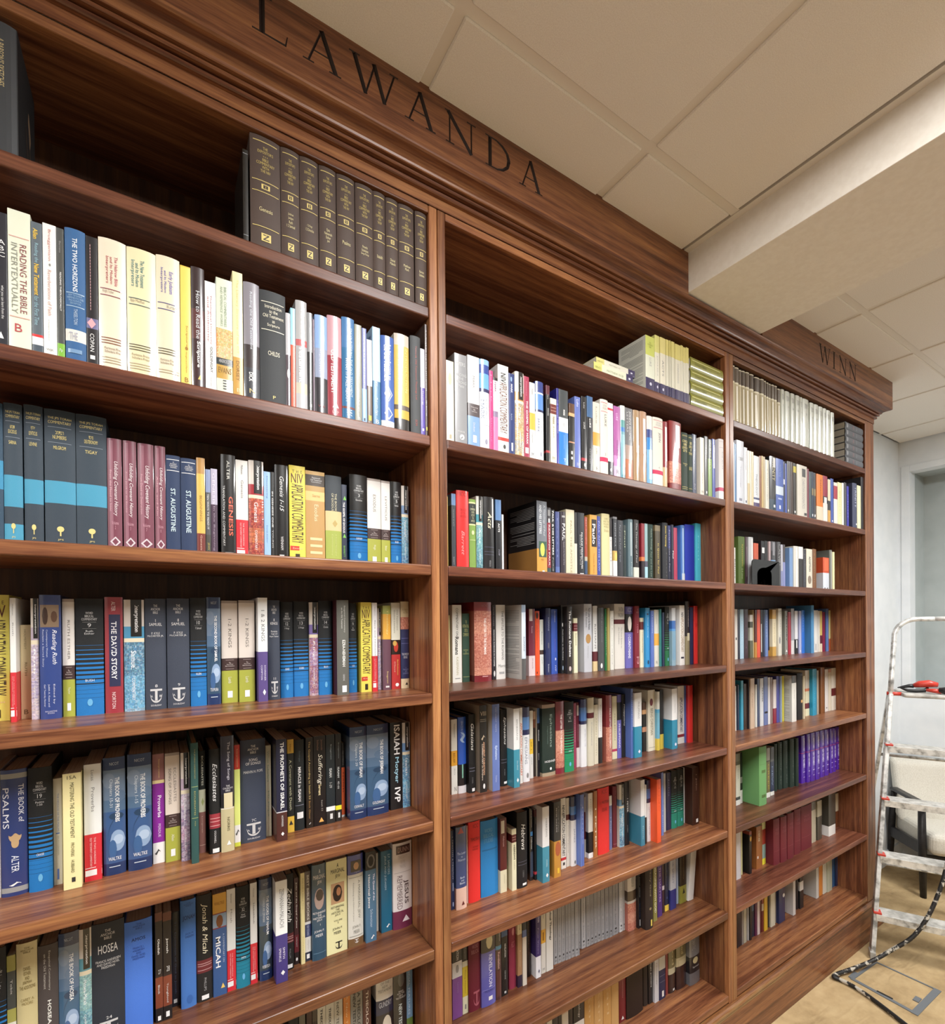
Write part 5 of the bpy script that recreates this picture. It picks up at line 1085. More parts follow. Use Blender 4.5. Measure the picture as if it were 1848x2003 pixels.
# board colours (top, bottom) and printed blurb for books whose cover side shows, by bay, shelf, place
SIDES = {(2, 'C', 9): ('1c1c1e', 'a0743a', '9a9a98'), (2, 'D', 7): ('c2c1bc', 'c2c1bc', '8a8a88'), (2, 'A', 1): ('d3d4c8', 'd3d4c8', '9a9c94'), (3, 'E', 17): ('c4c6c4', 'c4c6c4', '9a9a98'), (2, 'C', 36): ('16259c', '16259c', ''), (1, 'D', 22): ('4a2028', '4a2028', ''), (2, 'E', 4): ('b8b0a0', 'b8b0a0', ''), (2, 'E', 12): ('d8d2c0', 'd8d2c0', ''), (2, 'E', 5): ('c8c4bc', '3a3c58', ''), (2, 'D', 3): ('b8a878', 'b8a878', '')}
ALL = []; bay = shf = None
for ln in BOOKS.strip().split('\n'):
    if ln[0] == '#': _, b_, shf = ln.split(); bay = int(b_); pos = 0; continue
    pos += 1; hd, _, dec = ln.partition('|'); t = hd[1:].split(); k = Bk()
    k.solo = ln[0] == '+'; k.x, k.w = int(t[0]) / 1e4, int(t[1]) / 1e4; k.h, k.y = int(t[2]) / 1e3, int(t[3]) / 1e3
    k.style = t[4]; k.bands = [[0, t[5]]]
    for tk in t[6:]:
        p, _, c = tk.partition(':'); k.bands.append([int(p) / 100, c])
    if len(k.bands) > 1 and k.bands[1][0] == 0: k.bands.pop(0)
    k.side = SIDES.get((bay, shf, pos)); k.bay, k.sh, k.pos = bay, shf, pos; k.dec = parse_decals(dec.strip(), k.w); k.raw = dec
    for i, bd in enumerate(k.bands):
        if bd[1].startswith('~'):
            nm = bd[1][1:]; e = k.bands[i + 1][0] if i + 1 < len(k.bands) else 1.0
            k.dec.insert(0, ('m', bd[0], e, 0, 1, '~' + nm, '')); bd[1] = PAL[nm].split()[0]
    for d in [d for d in k.dec if d[0] == 'b' and d[3] == 0 and d[4] == 1]:
        k.dec.remove(d); nb = []; ed = [b_[0] for b_ in k.bands] + [1.0]
        for i, (p, c) in enumerate(k.bands):
            e = ed[i + 1]
            if d[2] <= p or d[1] >= e: nb.append([p, c]); continue
            if p < d[1]: nb.append([p, c])
            if not (nb and nb[-1][1] == d[5] and nb[-1][0] >= d[1] - 1e-9): nb.append([max(p, d[1]), d[5]])
            if d[2] < e - 1e-6: nb.append([d[2], c])
        k.bands = nb
    k.lean = 7 if (bay, shf) == (2, 'G') and t[5] == 'e0dedb' else 0
    ALL.append(k)
PAL['sky'] = '5a7aa4 8a9cb4 4a6a94 6a86a8'
rows = {}
for k in ALL: rows.setdefault((k.bay, k.sh), []).append(k)
# lying stacks (rotated): spec like a book, 'flat' gives x of the end, z offset
def flat_book(x, length, z0, thick, y, style, bands, dec, bay, sh):
    k = Bk(); k.solo = True; k.x, k.w, k.h, k.y = x, thick, length, y; k.style = style; k.bands = bands; k.dec = parse_decals(dec, thick); k.raw = dec; k.bay, k.sh, k.pos = bay, sh, 0; k.lean = 0; k.flat = z0; return k
FL = []
for i in range(4):
    FL.append(flat_book(1.722, .213, i * .0465, .0455, .008, 'j', [[0, '8a8a34']], 'v12-46,30-62 5f6026 Dictionary of Biblical;v58-62,20-80 6a6a2a IV;h80-84,35-65 5f6026 I;h91-94,40-60 5f6026 o;b3-90,68-76 d8d898', 2, 'A'))
for i in range(6):
    FL.append(flat_book(3.055, .215, .0005 + i * .0362, .0355, .012, 'h', [[0, '54565a']], 'b8-13,20-80 9a9ca0;b40-46,20-80 6a5458;b60-62,20-80 77797c', 3, 'A'))
FL.append(flat_book(1.212, .19, 0, .031, .012, 'p', [[0, 'd3d27c'], [.2, 'd9dcc4'], [.82, '3a3358']], 'v32-74,40-62 99a07a MATTHEW 10-28;b88-93,40-60 ccd;v3-17,40-60 a8a858 IBC', 2, 'A'))
FL.append(flat_book(1.232, .19, .0315, .024, .02, 'p', [[0, 'd6cf84'], [.2, 'd9d6c6'], [.82, '3a3358']], 'v32-60,40-62 99967a MATTHEW 1-9;b88-93,40-60 ccd;v3-17,40-60 a8a058 IBC', 2, 'A'))
FLAT_LABEL = ['topmost', 'second from top', 'third from top', 'bottom']

# text: every distinct line becomes a small mesh once
keys = {}
def want(t, kind): keys.setdefault((t, kind), None)
for k in ALL + FL:
    for d in k.dec:
        if d[0] in 'vVuh' and d[6]:
            tx = clean(d[6]); kd = 'r' if d[0] in 'vh' else ('b' if d[0] == 'V' else 'i')
            for q in tx.split('/'):
                q = q.strip()
                if q: want(q, kd)
tmp = bpy.data.collections.new('tmp'); COL.children.link(tmp)
objs = []
for (t, kd) in keys:
    c = bpy.data.curves.new('t', 'FONT'); c.body = t; c.resolution_u = 2
    if kd == 'b': c.offset = .018
    if kd == 'i': c.shear = .32
    o = bpy.data.objects.new('t', c); tmp.objects.link(o); objs.append(((t, kd), o))
bpy.context.view_layer.update(); dg = bpy.context.evaluated_depsgraph_get()
for key, o in objs:
    me = bpy.data.meshes.new_from_object(o.evaluated_get(dg))
    v = np.zeros(len(me.vertices) * 3); me.vertices.foreach_get('co', v); v = v.reshape(-1, 3)[:, :2]
    fs = [tuple(p.vertices) for p in me.polygons]
    if len(v):
        lo, hi = v.min(0), v.max(0); ext = np.maximum(hi - lo, 1e-4); v = (v - lo)
        keys[key] = (v, fs, ext)
    bpy.data.meshes.remove(me)
for _, o in objs:
    c = o.data; bpy.data.objects.remove(o); bpy.data.curves.remove(c)
bpy.data.collections.remove(tmp)

def spine_fn(k):
    hw = k.w / 2
    if k.style in 'hj':
        b = min(.13 * k.w, .0042); return lambda x: -b * (1 - min(1, abs(x) / hw) ** 2.6)
    r = min(.0011, hw * .3); return lambda x: 0.0 if abs(x) < hw - r else r - math.sqrt(max(0, r * r - (abs(x) - hw + r) ** 2))
def book_parts(k):
    """cover, pages, lettering, print as MBs; origin at the middle of the foot of the spine"""
    hw, h = k.w / 2, k.h; hard = k.style in 'hj'; fn = spine_fn(k); EPS = .0004
    depth = min(max(h * .64, .10), .268 - k.y)
    t = .0022 if hard and k.w > .012 else min(.0006, hw * .2)
    cov = MB(); xs_ = [hw * s for s in ((-1, -.86, -.6, -.3, 0, .3, .6, .86, 1) if hard else (-1, -.97, -.9, .9, .97, 1))]
    if not hard:
        r = min(.0011, hw * .3); xs_ = [-hw, -hw + .3 * r, -hw + r, hw - r, hw - .3 * r, hw]
    yb = fn(hw) if not hard else 0.0
    path = [(-hw, depth)] + [(x, fn(x)) for x in xs_] + [(hw, depth)]
    inner = [(-hw + t, depth)] + [(max(-hw + t, min(hw - t, x)), max(fn(x), fn(0)) + t + (.0 if abs(x) < hw else 0)) for x in xs_] + [(hw - t, depth)]
    zs_ = [h] ; cols = []
    for i, (p, c) in enumerate(k.bands):
        e = k.bands[i + 1][0] if i + 1 < len(k.bands) else 1.0
        zs_.append(h * (1 - e)); cols.append(hexc(c))
    n = len(path)
    for i, c in enumerate(cols):
        z1, z0 = zs_[i], zs_[i + 1]; vs = [(x, y, z1) for x, y in path] + [(x, y, z0) for x, y in path]
        sc = hexc(k.side[0 if i == 0 else 1]) if k.side else c
        cov.add(vs, [(j, n + j, n + j + 1, j + 1) for j in range(1, n - 2)], c, 0, True); cov.add(vs, [(0, n, n + 1, 1), (n - 2, n + n - 2, n + n - 1, n - 1)], sc, 0)
    for z, c, up in ((h, cols[0], True), (0, cols[-1], False)):
        vs = [(x, y, z) for x, y in path] + [(x, y, z) for x, y in inner]
        cov.add(vs, [(j, j + 1, n + j + 1, n + j) if up else (j, n + j, n + j + 1, j + 1) for j in range(n - 1)], c)
    vs = [(x, y, z) for z in (0, h) for x, y in inner]
    cov.add(vs, [(j, n + j, n + j + 1, j + 1) for j in range(n - 1)], cols[0])
    for s in (0, n - 1):
        a, b = path[s], inner[s]; cov.add([(*a, 0), (*b, 0), (*b, h), (*a, h)], [(0, 1, 2, 3)], cols[0])
    m = .003 if hard else .0003
    pg = MB().box((-hw + t + .0001, max(t, .0022) + .0004, m), (hw - t - .0001, depth - (.004 if hard else .0002), h - m), hexc('d5cfc0'))
    let, pr = MB(), MB(); lay = 0
    def strip(t0, t1, c0, c1, top, bot, col, lay, n=6):
        xa, xb = -hw + c0 * k.w, -hw + c1 * k.w; vs = []
        for i in range(n + 1):
            s = i / n; x = xa + (xb - xa) * s; y = fn(x) - EPS - lay * .00006
            zt = h * (1 - (t0 + (t1 - t0) * top(s))); zb = h * (1 - (t0 + (t1 - t0) * bot(s)))
            vs += [(x, y, zt), (x, y, zb)]
        pr.add(vs, [(2 * i, 2 * i + 1, 2 * i + 3, 2 * i + 2) for i in range(n)], col)
    if k.side and k.side[2]:
        rnd = random.Random(5); z = h * .93; e_ = h * (.42 if k.side[0] != k.side[1] else .06)
        while z > e_:
            if rnd.random() > .16:
                ya = .012 if rnd.random() > .15 else .03; yb_ = depth - rnd.choice((.012, .012, .02, .05)); pr.add([(-hw - .0004, ya, z), (-hw - .0004, ya, z - .0019), (-hw - .0004, yb_, z - .0019), (-hw - .0004, yb_, z)], [(0, 1, 2, 3)], hexc(k.side[2]))
            z -= .0052
    for d in k.dec:
        kd, t0, t1, c0, c1, col, tx = d; lay += 1
        if kd in 'vVuh':
            if not tx: continue
            rgb = hexc(col); tx = clean(tx); ty = 'r' if kd in 'vh' else ('b' if kd == 'V' else 'i')
            if kd == 'h':
                ls = [q.strip() for q in tx.split('/')]; nl = len(ls); bw = (c1 - c0) * k.w; lh = (t1 - t0) * h / nl; gh = lh * (.76 if nl > 1 else 1)
                got = [keys.get((q, ty)) for q in ls]
                wmax = max([g[2][0] / g[2][1] * 0 + g[2][0] for g in got if g] or [1]); sx = bw / wmax; sx = min(sx, gh / .7 * 1.25)
                for i, g in enumerate(got):
                    if not g: continue
                    v, fs, ext = g; sz = gh / max(ext[1], .7); xx = -hw + (c0 + c1) / 2 * k.w + (v[:, 0] - ext[0] / 2) * sx; zz = h * (1 - t0) - lh * i - (lh - gh) / 2 - gh + v[:, 1] * sz
                    let.add([(a, fn(a) - EPS - lay * .00006, b) for a, b in zip(xx, zz)], fs, rgb)
            else:
                g = keys.get((tx.replace('/', ' ').strip(), ty)) or keys.get((tx.split('/')[0].strip(), ty))
                if not g: continue
                v, fs, ext = g; xa = -hw + c0 * k.w; zz = h * (1 - t0) - v[:, 0] / ext[0] * (t1 - t0) * h; xx = xa + v[:, 1] / ext[1] * (c1 - c0) * k.w
                let.add([(a, fn(a) - EPS - lay * .00006, b) for a, b in zip(xx, zz)], fs, rgb)
        elif kd == 'm':
            pal = [hexc(c) for c in PAL[col[1:]].split()]; rnd = random.Random(k.x * 1e4 + t0); nx = max(2, min(9, int(k.w / .0042))); nz = max(3, int((t1 - t0) * h / .0058)); mean = np.mean(pal, 0); pal = [tuple(mean * .42 + np.array(c) * .58) for c in pal]; drift = [rnd.choice(pal) for _ in range(nz // 6 + 2)]
            for i in range(nx):
                for j in range(nz):
                    xa = -hw + k.w * (i / nx); xb = -hw + k.w * ((i + 1) / nx); za = h * (1 - (t0 + (t1 - t0) * j / nz)); zb = h * (1 - (t0 + (t1 - t0) * (j + 1) / nz)); xm = (xa + xb) / 2
                    q = [(x, fn(x) - EPS - lay * .00006, z) for x, z in ((xa, za), (xa, zb), (xb, zb), (xb, za), (xm + rnd.uniform(-.3, .3) * (xb - xa), za + (zb - za) * rnd.uniform(.3, .7)))]
                    for a, b in ((0, 1), (1, 2), (2, 3), (3, 0)):
                        c = tuple(np.array(rnd.choice(pal)) * .6 + np.array(drift[j // 6]) * .4)
                        pr.add(q, [(a, b, 4)], c)
        else:
            rgb = hexc(col); S_ = lambda s: math.sqrt(max(0, 1 - (2 * s - 1) ** 2))
            if kd == 'b': strip(t0, t1, c0, c1, lambda s: 0, lambda s: 1, rgb, lay, 1 if not hard else 6)
            elif kd == 'o': strip(t0, t1, c0, c1, lambda s: .5 - .5 * S_(s), lambda s: .5 + .5 * S_(s), rgb, lay, 10)
            elif kd == 'd': strip(t0, t1, c0, c1, lambda s: abs(s - .5), lambda s: 1 - abs(s - .5), rgb, lay, 6)
            elif kd == 't': strip(t0, t1, c0, c1, lambda s: abs(2 * s - 1), lambda s: 1, rgb, lay, 6)
            elif kd == 'q': strip(t0, t1, c0, c1, lambda s: 1 - s ** .5, lambda s: 1 - s ** .5 + .06, rgb, lay, 6)
            elif kd == 'c': strip(t0, t1, c0, c1, lambda s: .1 + .72 * S_(s), lambda s: .25 + .75 * S_(s), rgb, lay, 12)
            elif kd == 'x':
                strip(t0, t1, c0, c1, lambda s: .45 + .4 * abs(2 * s - 1) - .3 * (s > .5), lambda s: .75 + .25 * math.sin(6 * s), rgb, lay, 8)
            elif kd == 'y':
                strip(t0, t0 + (t1 - t0) * .6, c0, c1, lambda s: .15 * math.sin(9 * s) + .2, lambda s: .5 + .5 * S_(s), rgb, lay, 10); strip(t0 + (t1 - t0) * .5, t1, c0 + (c1 - c0) * .2, c1 - (c1 - c0) * .2, lambda s: 0, lambda s: .5 + .5 * S_(s), rgb, lay, 10)
            elif kd == 'a':
                cm = (c0 + c1) / 2; cw = (c1 - c0); strip(t0, t0 + (t1 - t0) * .14, c0, c1, lambda s: 0, lambda s: 1, rgb, lay); strip(t0, t1 - (t1 - t0) * .1, cm - cw * .1, cm + cw * .1, lambda s: 0, lambda s: 1, rgb, lay); strip(t0 + (t1 - t0) * .45, t1, c0, c1, lambda s: .75 * S_(s), lambda s: .25 + .75 * S_(s), rgb, lay, 12)
    return cov, pg, let, pr, depth
STYLE_MAT = {'h': M_CLOTH, 'j': M_JACKET, 'p': M_PAPER}
# labels
def cname(hx):
    if len(hx) == 3: hx = ''.join(a * 2 for a in hx)
    r, g, b = (int(hx[i:i + 2], 16) / 255 for i in (0, 2, 4)); mx, mn = max(r, g, b), min(r, g, b); s = (mx - mn) / mx if mx else 0
    if mx < .19: return 'black'
    if s < .13: return 'white' if mx > .82 else 'pale grey' if mx > .68 else 'grey' if mx > .42 else 'charcoal' if mx > .26 else 'black'
    d = mx - mn; hue = (60 * (((g - b) / d) % 6) if mx == r else 60 * ((b - r) / d + 2) if mx == g else 60 * ((r - g) / d + 4))
    if hue < 16 or hue >= 340: return 'pink' if mx > .75 and s < .45 else 'red' if mx > .62 else 'maroon'
    if hue < 42: return 'cream' if mx > .8 and s < .3 else 'orange' if mx > .8 and s > .6 else 'tan' if mx > .55 else 'brown'
    if hue < 70: return 'cream' if s < .34 and mx > .75 else 'yellow' if mx > .7 else 'olive'
    if hue < 165: return 'pale green' if s < .2 and mx > .6 else 'green' if mx > .4 else 'dark green'
    if hue < 200: return 'teal' if mx < .75 else 'light blue'
    if hue < 255: return 'navy' if mx < .42 else 'light blue' if mx > .85 and s < .55 else 'slate' if s < .3 else 'blue'
    if hue < 290: return 'purple'
    return 'magenta' if mx > .6 else 'plum'
ORD = ['', 'first', 'second', 'third', 'fourth', 'fifth', 'sixth', 'seventh', 'eighth', 'ninth', 'tenth']
def ordw(n): return ORD[n] if n < len(ORD) else '%d%s' % (n, {1: 'st', 2: 'nd', 3: 'rd'}.get(n % 10 if n // 10 % 10 != 1 else 0, 'th'))
SHN = dict(A='top', B='second', C='third', D='fourth', E='fifth', F='sixth', G='seventh', H='bottom')
BYN = {1: 'left', 2: 'middle', 3: 'right'}
def label_of(k):
    c = []
    tot = {}
    for i, (p, h_) in enumerate(k.bands):
        e = k.bands[i + 1][0] if i + 1 < len(k.bands) else 1.0; tot[cname(h_)] = tot.get(cname(h_), 0) + e - p
    code = k.raw[1] if k.raw.startswith('!') else ''
    if code == 'W': c = ['black', 'blue' if '1f' not in k.raw.split(',')[-1][:2] else 'teal']
    elif code == 'S': c = ['white', 'green']
    elif code == 'T': c = ['white', 'red']
    elif code == 'N': c = ['blue']
    else: c = [a for a, s in sorted(tot.items(), key=lambda q: -q[1]) if s > .14][:2]
    size = 'thick ' if k.w > .046 else 'slim ' if k.w < .014 else ''
    typ = {'h': 'hardback', 'j': 'jacketed book', 'p': 'paperback'}[k.style]
    key = ''
    for d in k.dec:
        if d[6].startswith('*'): key = ' '.join(d[6][1:].replace('/', ' ').split()[:3]); break
    row = rows[(k.bay, k.sh)]; n = row.index(k); m = len(row)
    if n == 0: o = 'leftmost'
    elif n == m - 1: o = 'rightmost'
    elif n < (m + 1) // 2 or k.sh in 'H': o = ordw(n + 1) + ' from left'
    else: o = ordw(m - n) + ' from right'
    if k.bay == 3 and k.sh == 'A' and n == m - 1: o = 'last upright'
    place = '%s on %s shelf of %s bay' % (o, SHN[k.sh], BYN[k.bay])
    lb = size + ' and '.join(c) + ' ' + typ + (' lettered ' + key if key else '') + ', ' + place
    wd = lambda s: len(re.findall(r"[A-Za-z0-9][A-Za-z0-9'-]*", s))
    if wd(lb) > 16: lb = size + c[0] + ' ' + typ + (' lettered ' + key if key else '') + ', ' + place
    if wd(lb) > 16: lb = c[0] + ' ' + typ.replace('jacketed book', 'book') + (' lettered ' + ' '.join(key.split()[:2]) if key else '') + ', ' + place
    return lb
def emit(k):
    cov, pg, let, pr, dep = book_parts(k)
    grp = 'books on the %s shelf of the %s bay' % (SHN[k.sh], BYN[k.bay])
    t = empty('book', (k.x + k.w / 2, k.y, ZT[k.sh]), getattr(k, 'label', None) or label_of(k), 'book', grp)
    cov.build('cover', STYLE_MAT[k.style], t, color=True); pg.build('pages', M_PAGES, t)
    if let.f: let.build('lettering', M_PRINT, t, color=True)['kind'] = 'stuff'
    if pr.f: pr.build('spine_print', M_PRINT if k.style != 'j' else M_JACKET, t, color=True)['kind'] = 'stuff'
    return t, dep
STUFF = MB(); SM = {'h': 0, 'j': 1, 'p': 2}
def xform(mb, f): mb.v = [f(*p) for p in mb.v]; return mb
for k in ALL:
    if k.solo:
        t, dep = emit(k)
        if k.lean: t.rotation_euler = (0, math.radians(k.lean), 0)
    else:
        cov, pg, let, pr, dep = book_parts(k); lr = math.radians(k.lean); cs_, sn = math.cos(lr), math.sin(lr)
        for part, mi in ((cov, SM[k.style]), (pg, 4), (let, 3), (pr, 3)):
            b0 = len(STUFF.v)
            for (x, y, z) in part.v: STUFF.v.append((x * cs_ + z * sn + k.x + k.w / 2 + (k.w * .5 * (1 - cs_)), y + k.y, z * cs_ - x * sn + ZT[k.sh] + (k.w / 2 * sn)))
            for f, c, s in zip(part.f, part.c, part.smooth):
                STUFF.f.append(tuple(b0 + i for i in f)); STUFF.c.append(c); STUFF.m.append(mi); STUFF.smooth.append(s)
st = STUFF.build('shelved_books', [M_CLOTH, M_JACKET, M_PAPER, M_PRINT, M_PAGES], color=True)
tag(st, 'many smaller books standing in mixed colours along the middle and far bays', 'books', None, 'stuff')
LYING = [('olive plastic-wrapped book lying flat, %s of four on the middle bay top shelf', 4), ('grey hardback lying flat, %s of six on the right bay top shelf', 6)]
for i, k in enumerate(FL):
    if i < 4: k.label = LYING[0][0] % ['lowest', 'second from bottom', 'second from top', 'topmost'][i]
    elif i < 10: k.label = LYING[1][0] % ['lowest', 'second from bottom', 'third from bottom', 'third from top', 'second from top', 'topmost'][i - 4]
    else: k.label = ['cream and purple paperback lying flat under another on the middle bay top shelf', 'cream and purple paperback lying flat upon another on the middle bay top shelf'][i - 10]
    t, dep = emit(k)
    # turned a quarter so the head of the spine points to -x and the front board is up
    t.location = (k.x + k.h, k.y, ZT[k.sh] + k.flat + k.w / 2); t.rotation_euler = (0, -math.pi / 2, 0)
# feather drawn on the back board of the first dark book (faces +x)
kb = rows[(1, 'A')][0]  # its paler spine overlay paints in the stronger light on the spine
ar = MB(); X_ = kb.w / 2 + .0004
def rib(pts, wd, col):
    vs = []
    for i, (y, z) in enumerate(pts): s = wd * math.sin(math.pi * (.12 + .8 * i / (len(pts) - 1))); vs += [(X_, y - s, z), (X_, y + s, z)]
    ar.add(vs, [(2 * i, 2 * i + 2, 2 * i + 3, 2 * i + 1) for i in range(len(pts) - 1)], col)
rib([(.085, .15), (.088, .13), (.095, .11), (.092, .09)], .009, hexc('7a6450')); rib([(.092, .09), (.1, .06), (.105, .03), (.11, .005)], .006, hexc('4a3a2c')); rib([(.06, .11), (.066, .08), (.08, .05), (.09, .02)], .004, hexc('43352a'))
for o in COL.objects:
    if o.get('category') == 'book' and abs(o.location.x - kb.x - kb.w / 2) < 1e-4 and abs(o.location.z - ZT['A']) < 1e-4: ar.build('cover_art', M_PRINT, o, color=True); break
# bookend
be = MB(); n = 12; xa, xb, zt = -.118, .118, .122; ia, ib, iz = -.075, .05, .088
outer = [(xa, 0), (xa, zt - .02)] + [(xa + .02 - .02 * math.cos(a), zt - .02 + .02 * math.sin(a)) for a in (.5, 1.0, 1.57)] + [(xb - .004, zt), (xb, zt - .004), (xb, 0)]
inner = [(ib, 0), (ib, iz - .03)] + [((ia + ib) / 2 + (ib - ia) / 2 * math.cos(a), iz - .03 + .03 * math.sin(a)) for a in np.linspace(.3, 2.84, 7)] + [(ia, iz - .03), (ia, 0)]
poly = outer + inner; m_ = len(poly)
bmx = bmesh.new(); vv = [bmx.verts.new((x, 0, z)) for x, z in poly]; fc = bmx.faces.new(vv); bmesh.ops.triangulate(bmx, faces=[fc])
ex = bmesh.ops.extrude_face_region(bmx, geom=bmx.faces[:]); bmesh.ops.translate(bmx, verts=[g for g in ex['geom'] if isinstance(g, bmesh.types.BMVert)], vec=(0, .003, 0)); bmesh.ops.recalc_face_normals(bmx, faces=bmx.faces)
be_t = empty('bookend', (2.372, .066, ZT['C']), 'black steel bookend with arched cut-out standing before books on third shelf of right bay', 'bookend')
me = bpy.data.meshes.new('upright_plate'); bmx.to_mesh(me); bmx.free(); me.materials.append(M_BLACK); bo = bpy.data.objects.new('upright_plate', me); COL.objects.link(bo); bo.parent = be_t
MB().box((.118, 0, 0), (.121, .03, .118)).build('side_flange', M_BLACK, be_t); MB().box((-.118, -.004, 0), (.118, .0, .0012)).build('foot_plate', M_BLACK, be_t)
# step ladder
P0 = Vector((3.143, -.063, 0)); D_ = Vector((.883, .469, 0)); S_v = Vector((.469, -.883, 0)); Zv = Vector((0, 0, 1)); KL, KS, WD = .264, .108, .54
def rail(z, side=0): return P0 + D_ * KL * z + (S_v * KS * z if not side else S_v * (WD + .0 * z)) + Zv * z
ld_t = empty('stepladder', P0, 'paint-spattered aluminium stepladder with red joint caps beside the bookcase', 'stepladder'); off = P0
def lp(p): return Vector(p) - off
ZS = [.217 + .282 * i for i in range(4)]; ZP = 1.345
for sd in (0, 1):
    a, b = rail(0.0, sd), rail(ZP, sd); ax = (b - a); mb = MB(); c = (a + b) / 2
    mb.obox(lp(c), S_v * .010, D_ * .024, ax * .5); mb.build('rail', M_ALU, ld_t, bevel=.003)
    MB().obox(lp(rail(.018, sd)), S_v * .0125, D_ * .027, Zv * .018).build('rubber_foot', M_TREAD, ld_t, bevel=.003)
    hp = [rail(ZP - .02, sd) + (rail(1.66, sd) - rail(ZP - .02, sd)) * q for q in (0, .35, .7, 1)]
    sg = 1 if not sd else -1; top = rail(1.66, sd)
    hp += [top + (Zv * .108 * math.sin(a) + S_v * sg * .108 * (1 - math.cos(a))) + D_ * .02 * math.sin(a) for a in np.linspace(.2, math.pi / 2, 7)]
    mid = (rail(1.66, 0) + rail(1.66, 1)) / 2 + Zv * .108 + D_ * .02; hp.append(mid)
    MB().tube([lp(p) for p in hp], .0135, 10).build('hand_rail', M_ALU, ld_t)
for z in ZS:
    l, r = rail(z, 0), rail(z, 1); mid = (l + r) / 2; hw = (r - l) / 2 - S_v * .011
    mb = MB().obox(lp(mid + D_ * .012), hw, D_ * .045, Zv * .004); mb.build('tread', M_TREAD, ld_t, bevel=.001)
    MB().obox(lp(mid - D_ * .034 - Zv * .014), hw + S_v * .012, D_ * .002, Zv * .017).build('tread_lip', M_ALU, ld_t, bevel=.001)
    for p, q in ((l, 1), (r, -1)): MB().obox(lp(p - D_ * .012 + Zv * .008 + S_v * q * .006), S_v * .017, D_ * .022, Zv * .0045).build('joint_cap', M_RED, ld_t, bevel=.001)
l, r = rail(ZP, 0), rail(ZP, 1); mid = (l + r) / 2
MB().obox(lp(mid + D_ * .05), (r - l) / 2 - S_v * .045, D_ * .12, Zv * .011).build('platform', M_TREAD, ld_t, bevel=.008)
for p, q in ((l, 1), (r, -1)): MB().tube([lp(p - S_v * q * .016), lp(p + S_v * q * .05)], .011, 10).build('hinge_pin', M_RED, ld_t)
RF = .66
def rear(z, side=0):
    t_ = z / ZP; a = rail(ZP, side) + D_ * .03; b = P0 + D_ * RF + (S_v * .02 if not side else S_v * (WD - .02)); return b + (a - b) * t_
for sd in (0, 1):
    a, b = rear(0, sd), rear(ZP - .012, sd); MB().obox(lp((a + b) / 2), S_v * .008, D_ * .014, (b - a) / 2).build('rear_leg', M_ALU, ld_t, bevel=.002)
for z in (.27, .97): MB().tube([lp(rear(z, 0)), lp(rear(z, 1))], .009, 8).build('cross_bar', M_ALU, ld_t)
# hand tool on the platform
T0 = rail(ZP) + Zv * .0115 + D_ * .02
tt = empty('hand_tool', T0, 'red and black hand tool lying on the stepladder platform', 'tool')
def tp(s, d, z): return S_v * s + D_ * d + Zv * z
MB().tube([tp(.205, -.01, .047), tp(.17, -.01, .052), tp(.13, -.005, .047), tp(.105, 0, .036)], [.014, .021, .019, .011], 10).build('red_body', M_RED, tt)
MB().tube([tp(.105, 0, .035), tp(.085, .0, .034), tp(.055, .0, .026), tp(.035, .0, .022)], [.012, .010, .007, .002], 8).build('upper_jaw', M_BLACK, tt)
MB().tube([tp(.045, -.02, .022), tp(.075, -.025, .012), tp(.11, -.02, .011), tp(.15, -.015, .014), tp(.165, -.01, .03)], [.003, .009, .0105, .010, .006], 8).build('lower_jaw', M_BLACK, tt)
MB().tube([tp(.15, -.04, .02), tp(.18, -.045, .018), tp(.21, -.05, .016)], [.008, .012, .014], 10).build('red_handle', M_RED, tt)
MB().tube([tp(.20, -.05, .022), tp(.225, -.055, .022), tp(.26, -.06, .021)], [.014, .020, .019], 12).build('black_grip', M_BLACK, tt)
MB().tube([tp(.25, -.062, .020), tp(.285, -.068, .019), tp(.33, -.075, .018)], [.012, .0125, .012], 12).build('white_tube', M_WALL, tt)
# armchair behind the ladder
F0 = Vector((4.094, -.002, 0)); ua = Vector((.795, .607, 0)); ub = Vector((.607, -.795, 0)); ch = empty('armchair', F0, 'cream upholstered armchair with black wooden frame behind the stepladder', 'armchair')
def cp(a, b, z): return ua * a + ub * b + Zv * z
for b in (0, .60):
    MB().tube([cp(-.01, b, 0), cp(0, b, .3), cp(.005, b, .585)], [.017, .023, .02], 8).build('front_leg', M_DARKWOOD, ch)
    MB().tube([cp(.47, b, 0), cp(.44, b, .28), cp(.40, b, .545)], [.016, .022, .018], 8).build('rear_leg', M_DARKWOOD, ch)
    MB().obox(cp(.17, b, .581), ua * .235 - Zv * .018, ub * .026, Zv * .011).build('arm', M_DARKWOOD, ch, bevel=.008)
    MB().obox(cp(.22, b, .275), ua * .215 + Zv * -.03, ub * .012, Zv * .036).build('side_rail', M_DARKWOOD, ch, bevel=.003)
MB().obox(cp(.0, .30, .235), ub * .29, ua * .014, Zv * .035).build('front_rail', M_DARKWOOD, ch, bevel=.003)
MB().obox(cp(.20, .30, .335), ub * .275, ua * .26 - Zv * .02, Zv * .07).build('seat_cushion', M_FABRIC, ch, bevel=.04, seg=4)
MB().obox(cp(.43, .30, .56), ub * .29, ua * .05 + Zv * .012, Zv * .20 + ua * .05).build('back_cushion', M_FABRIC, ch, bevel=.03, seg=4)
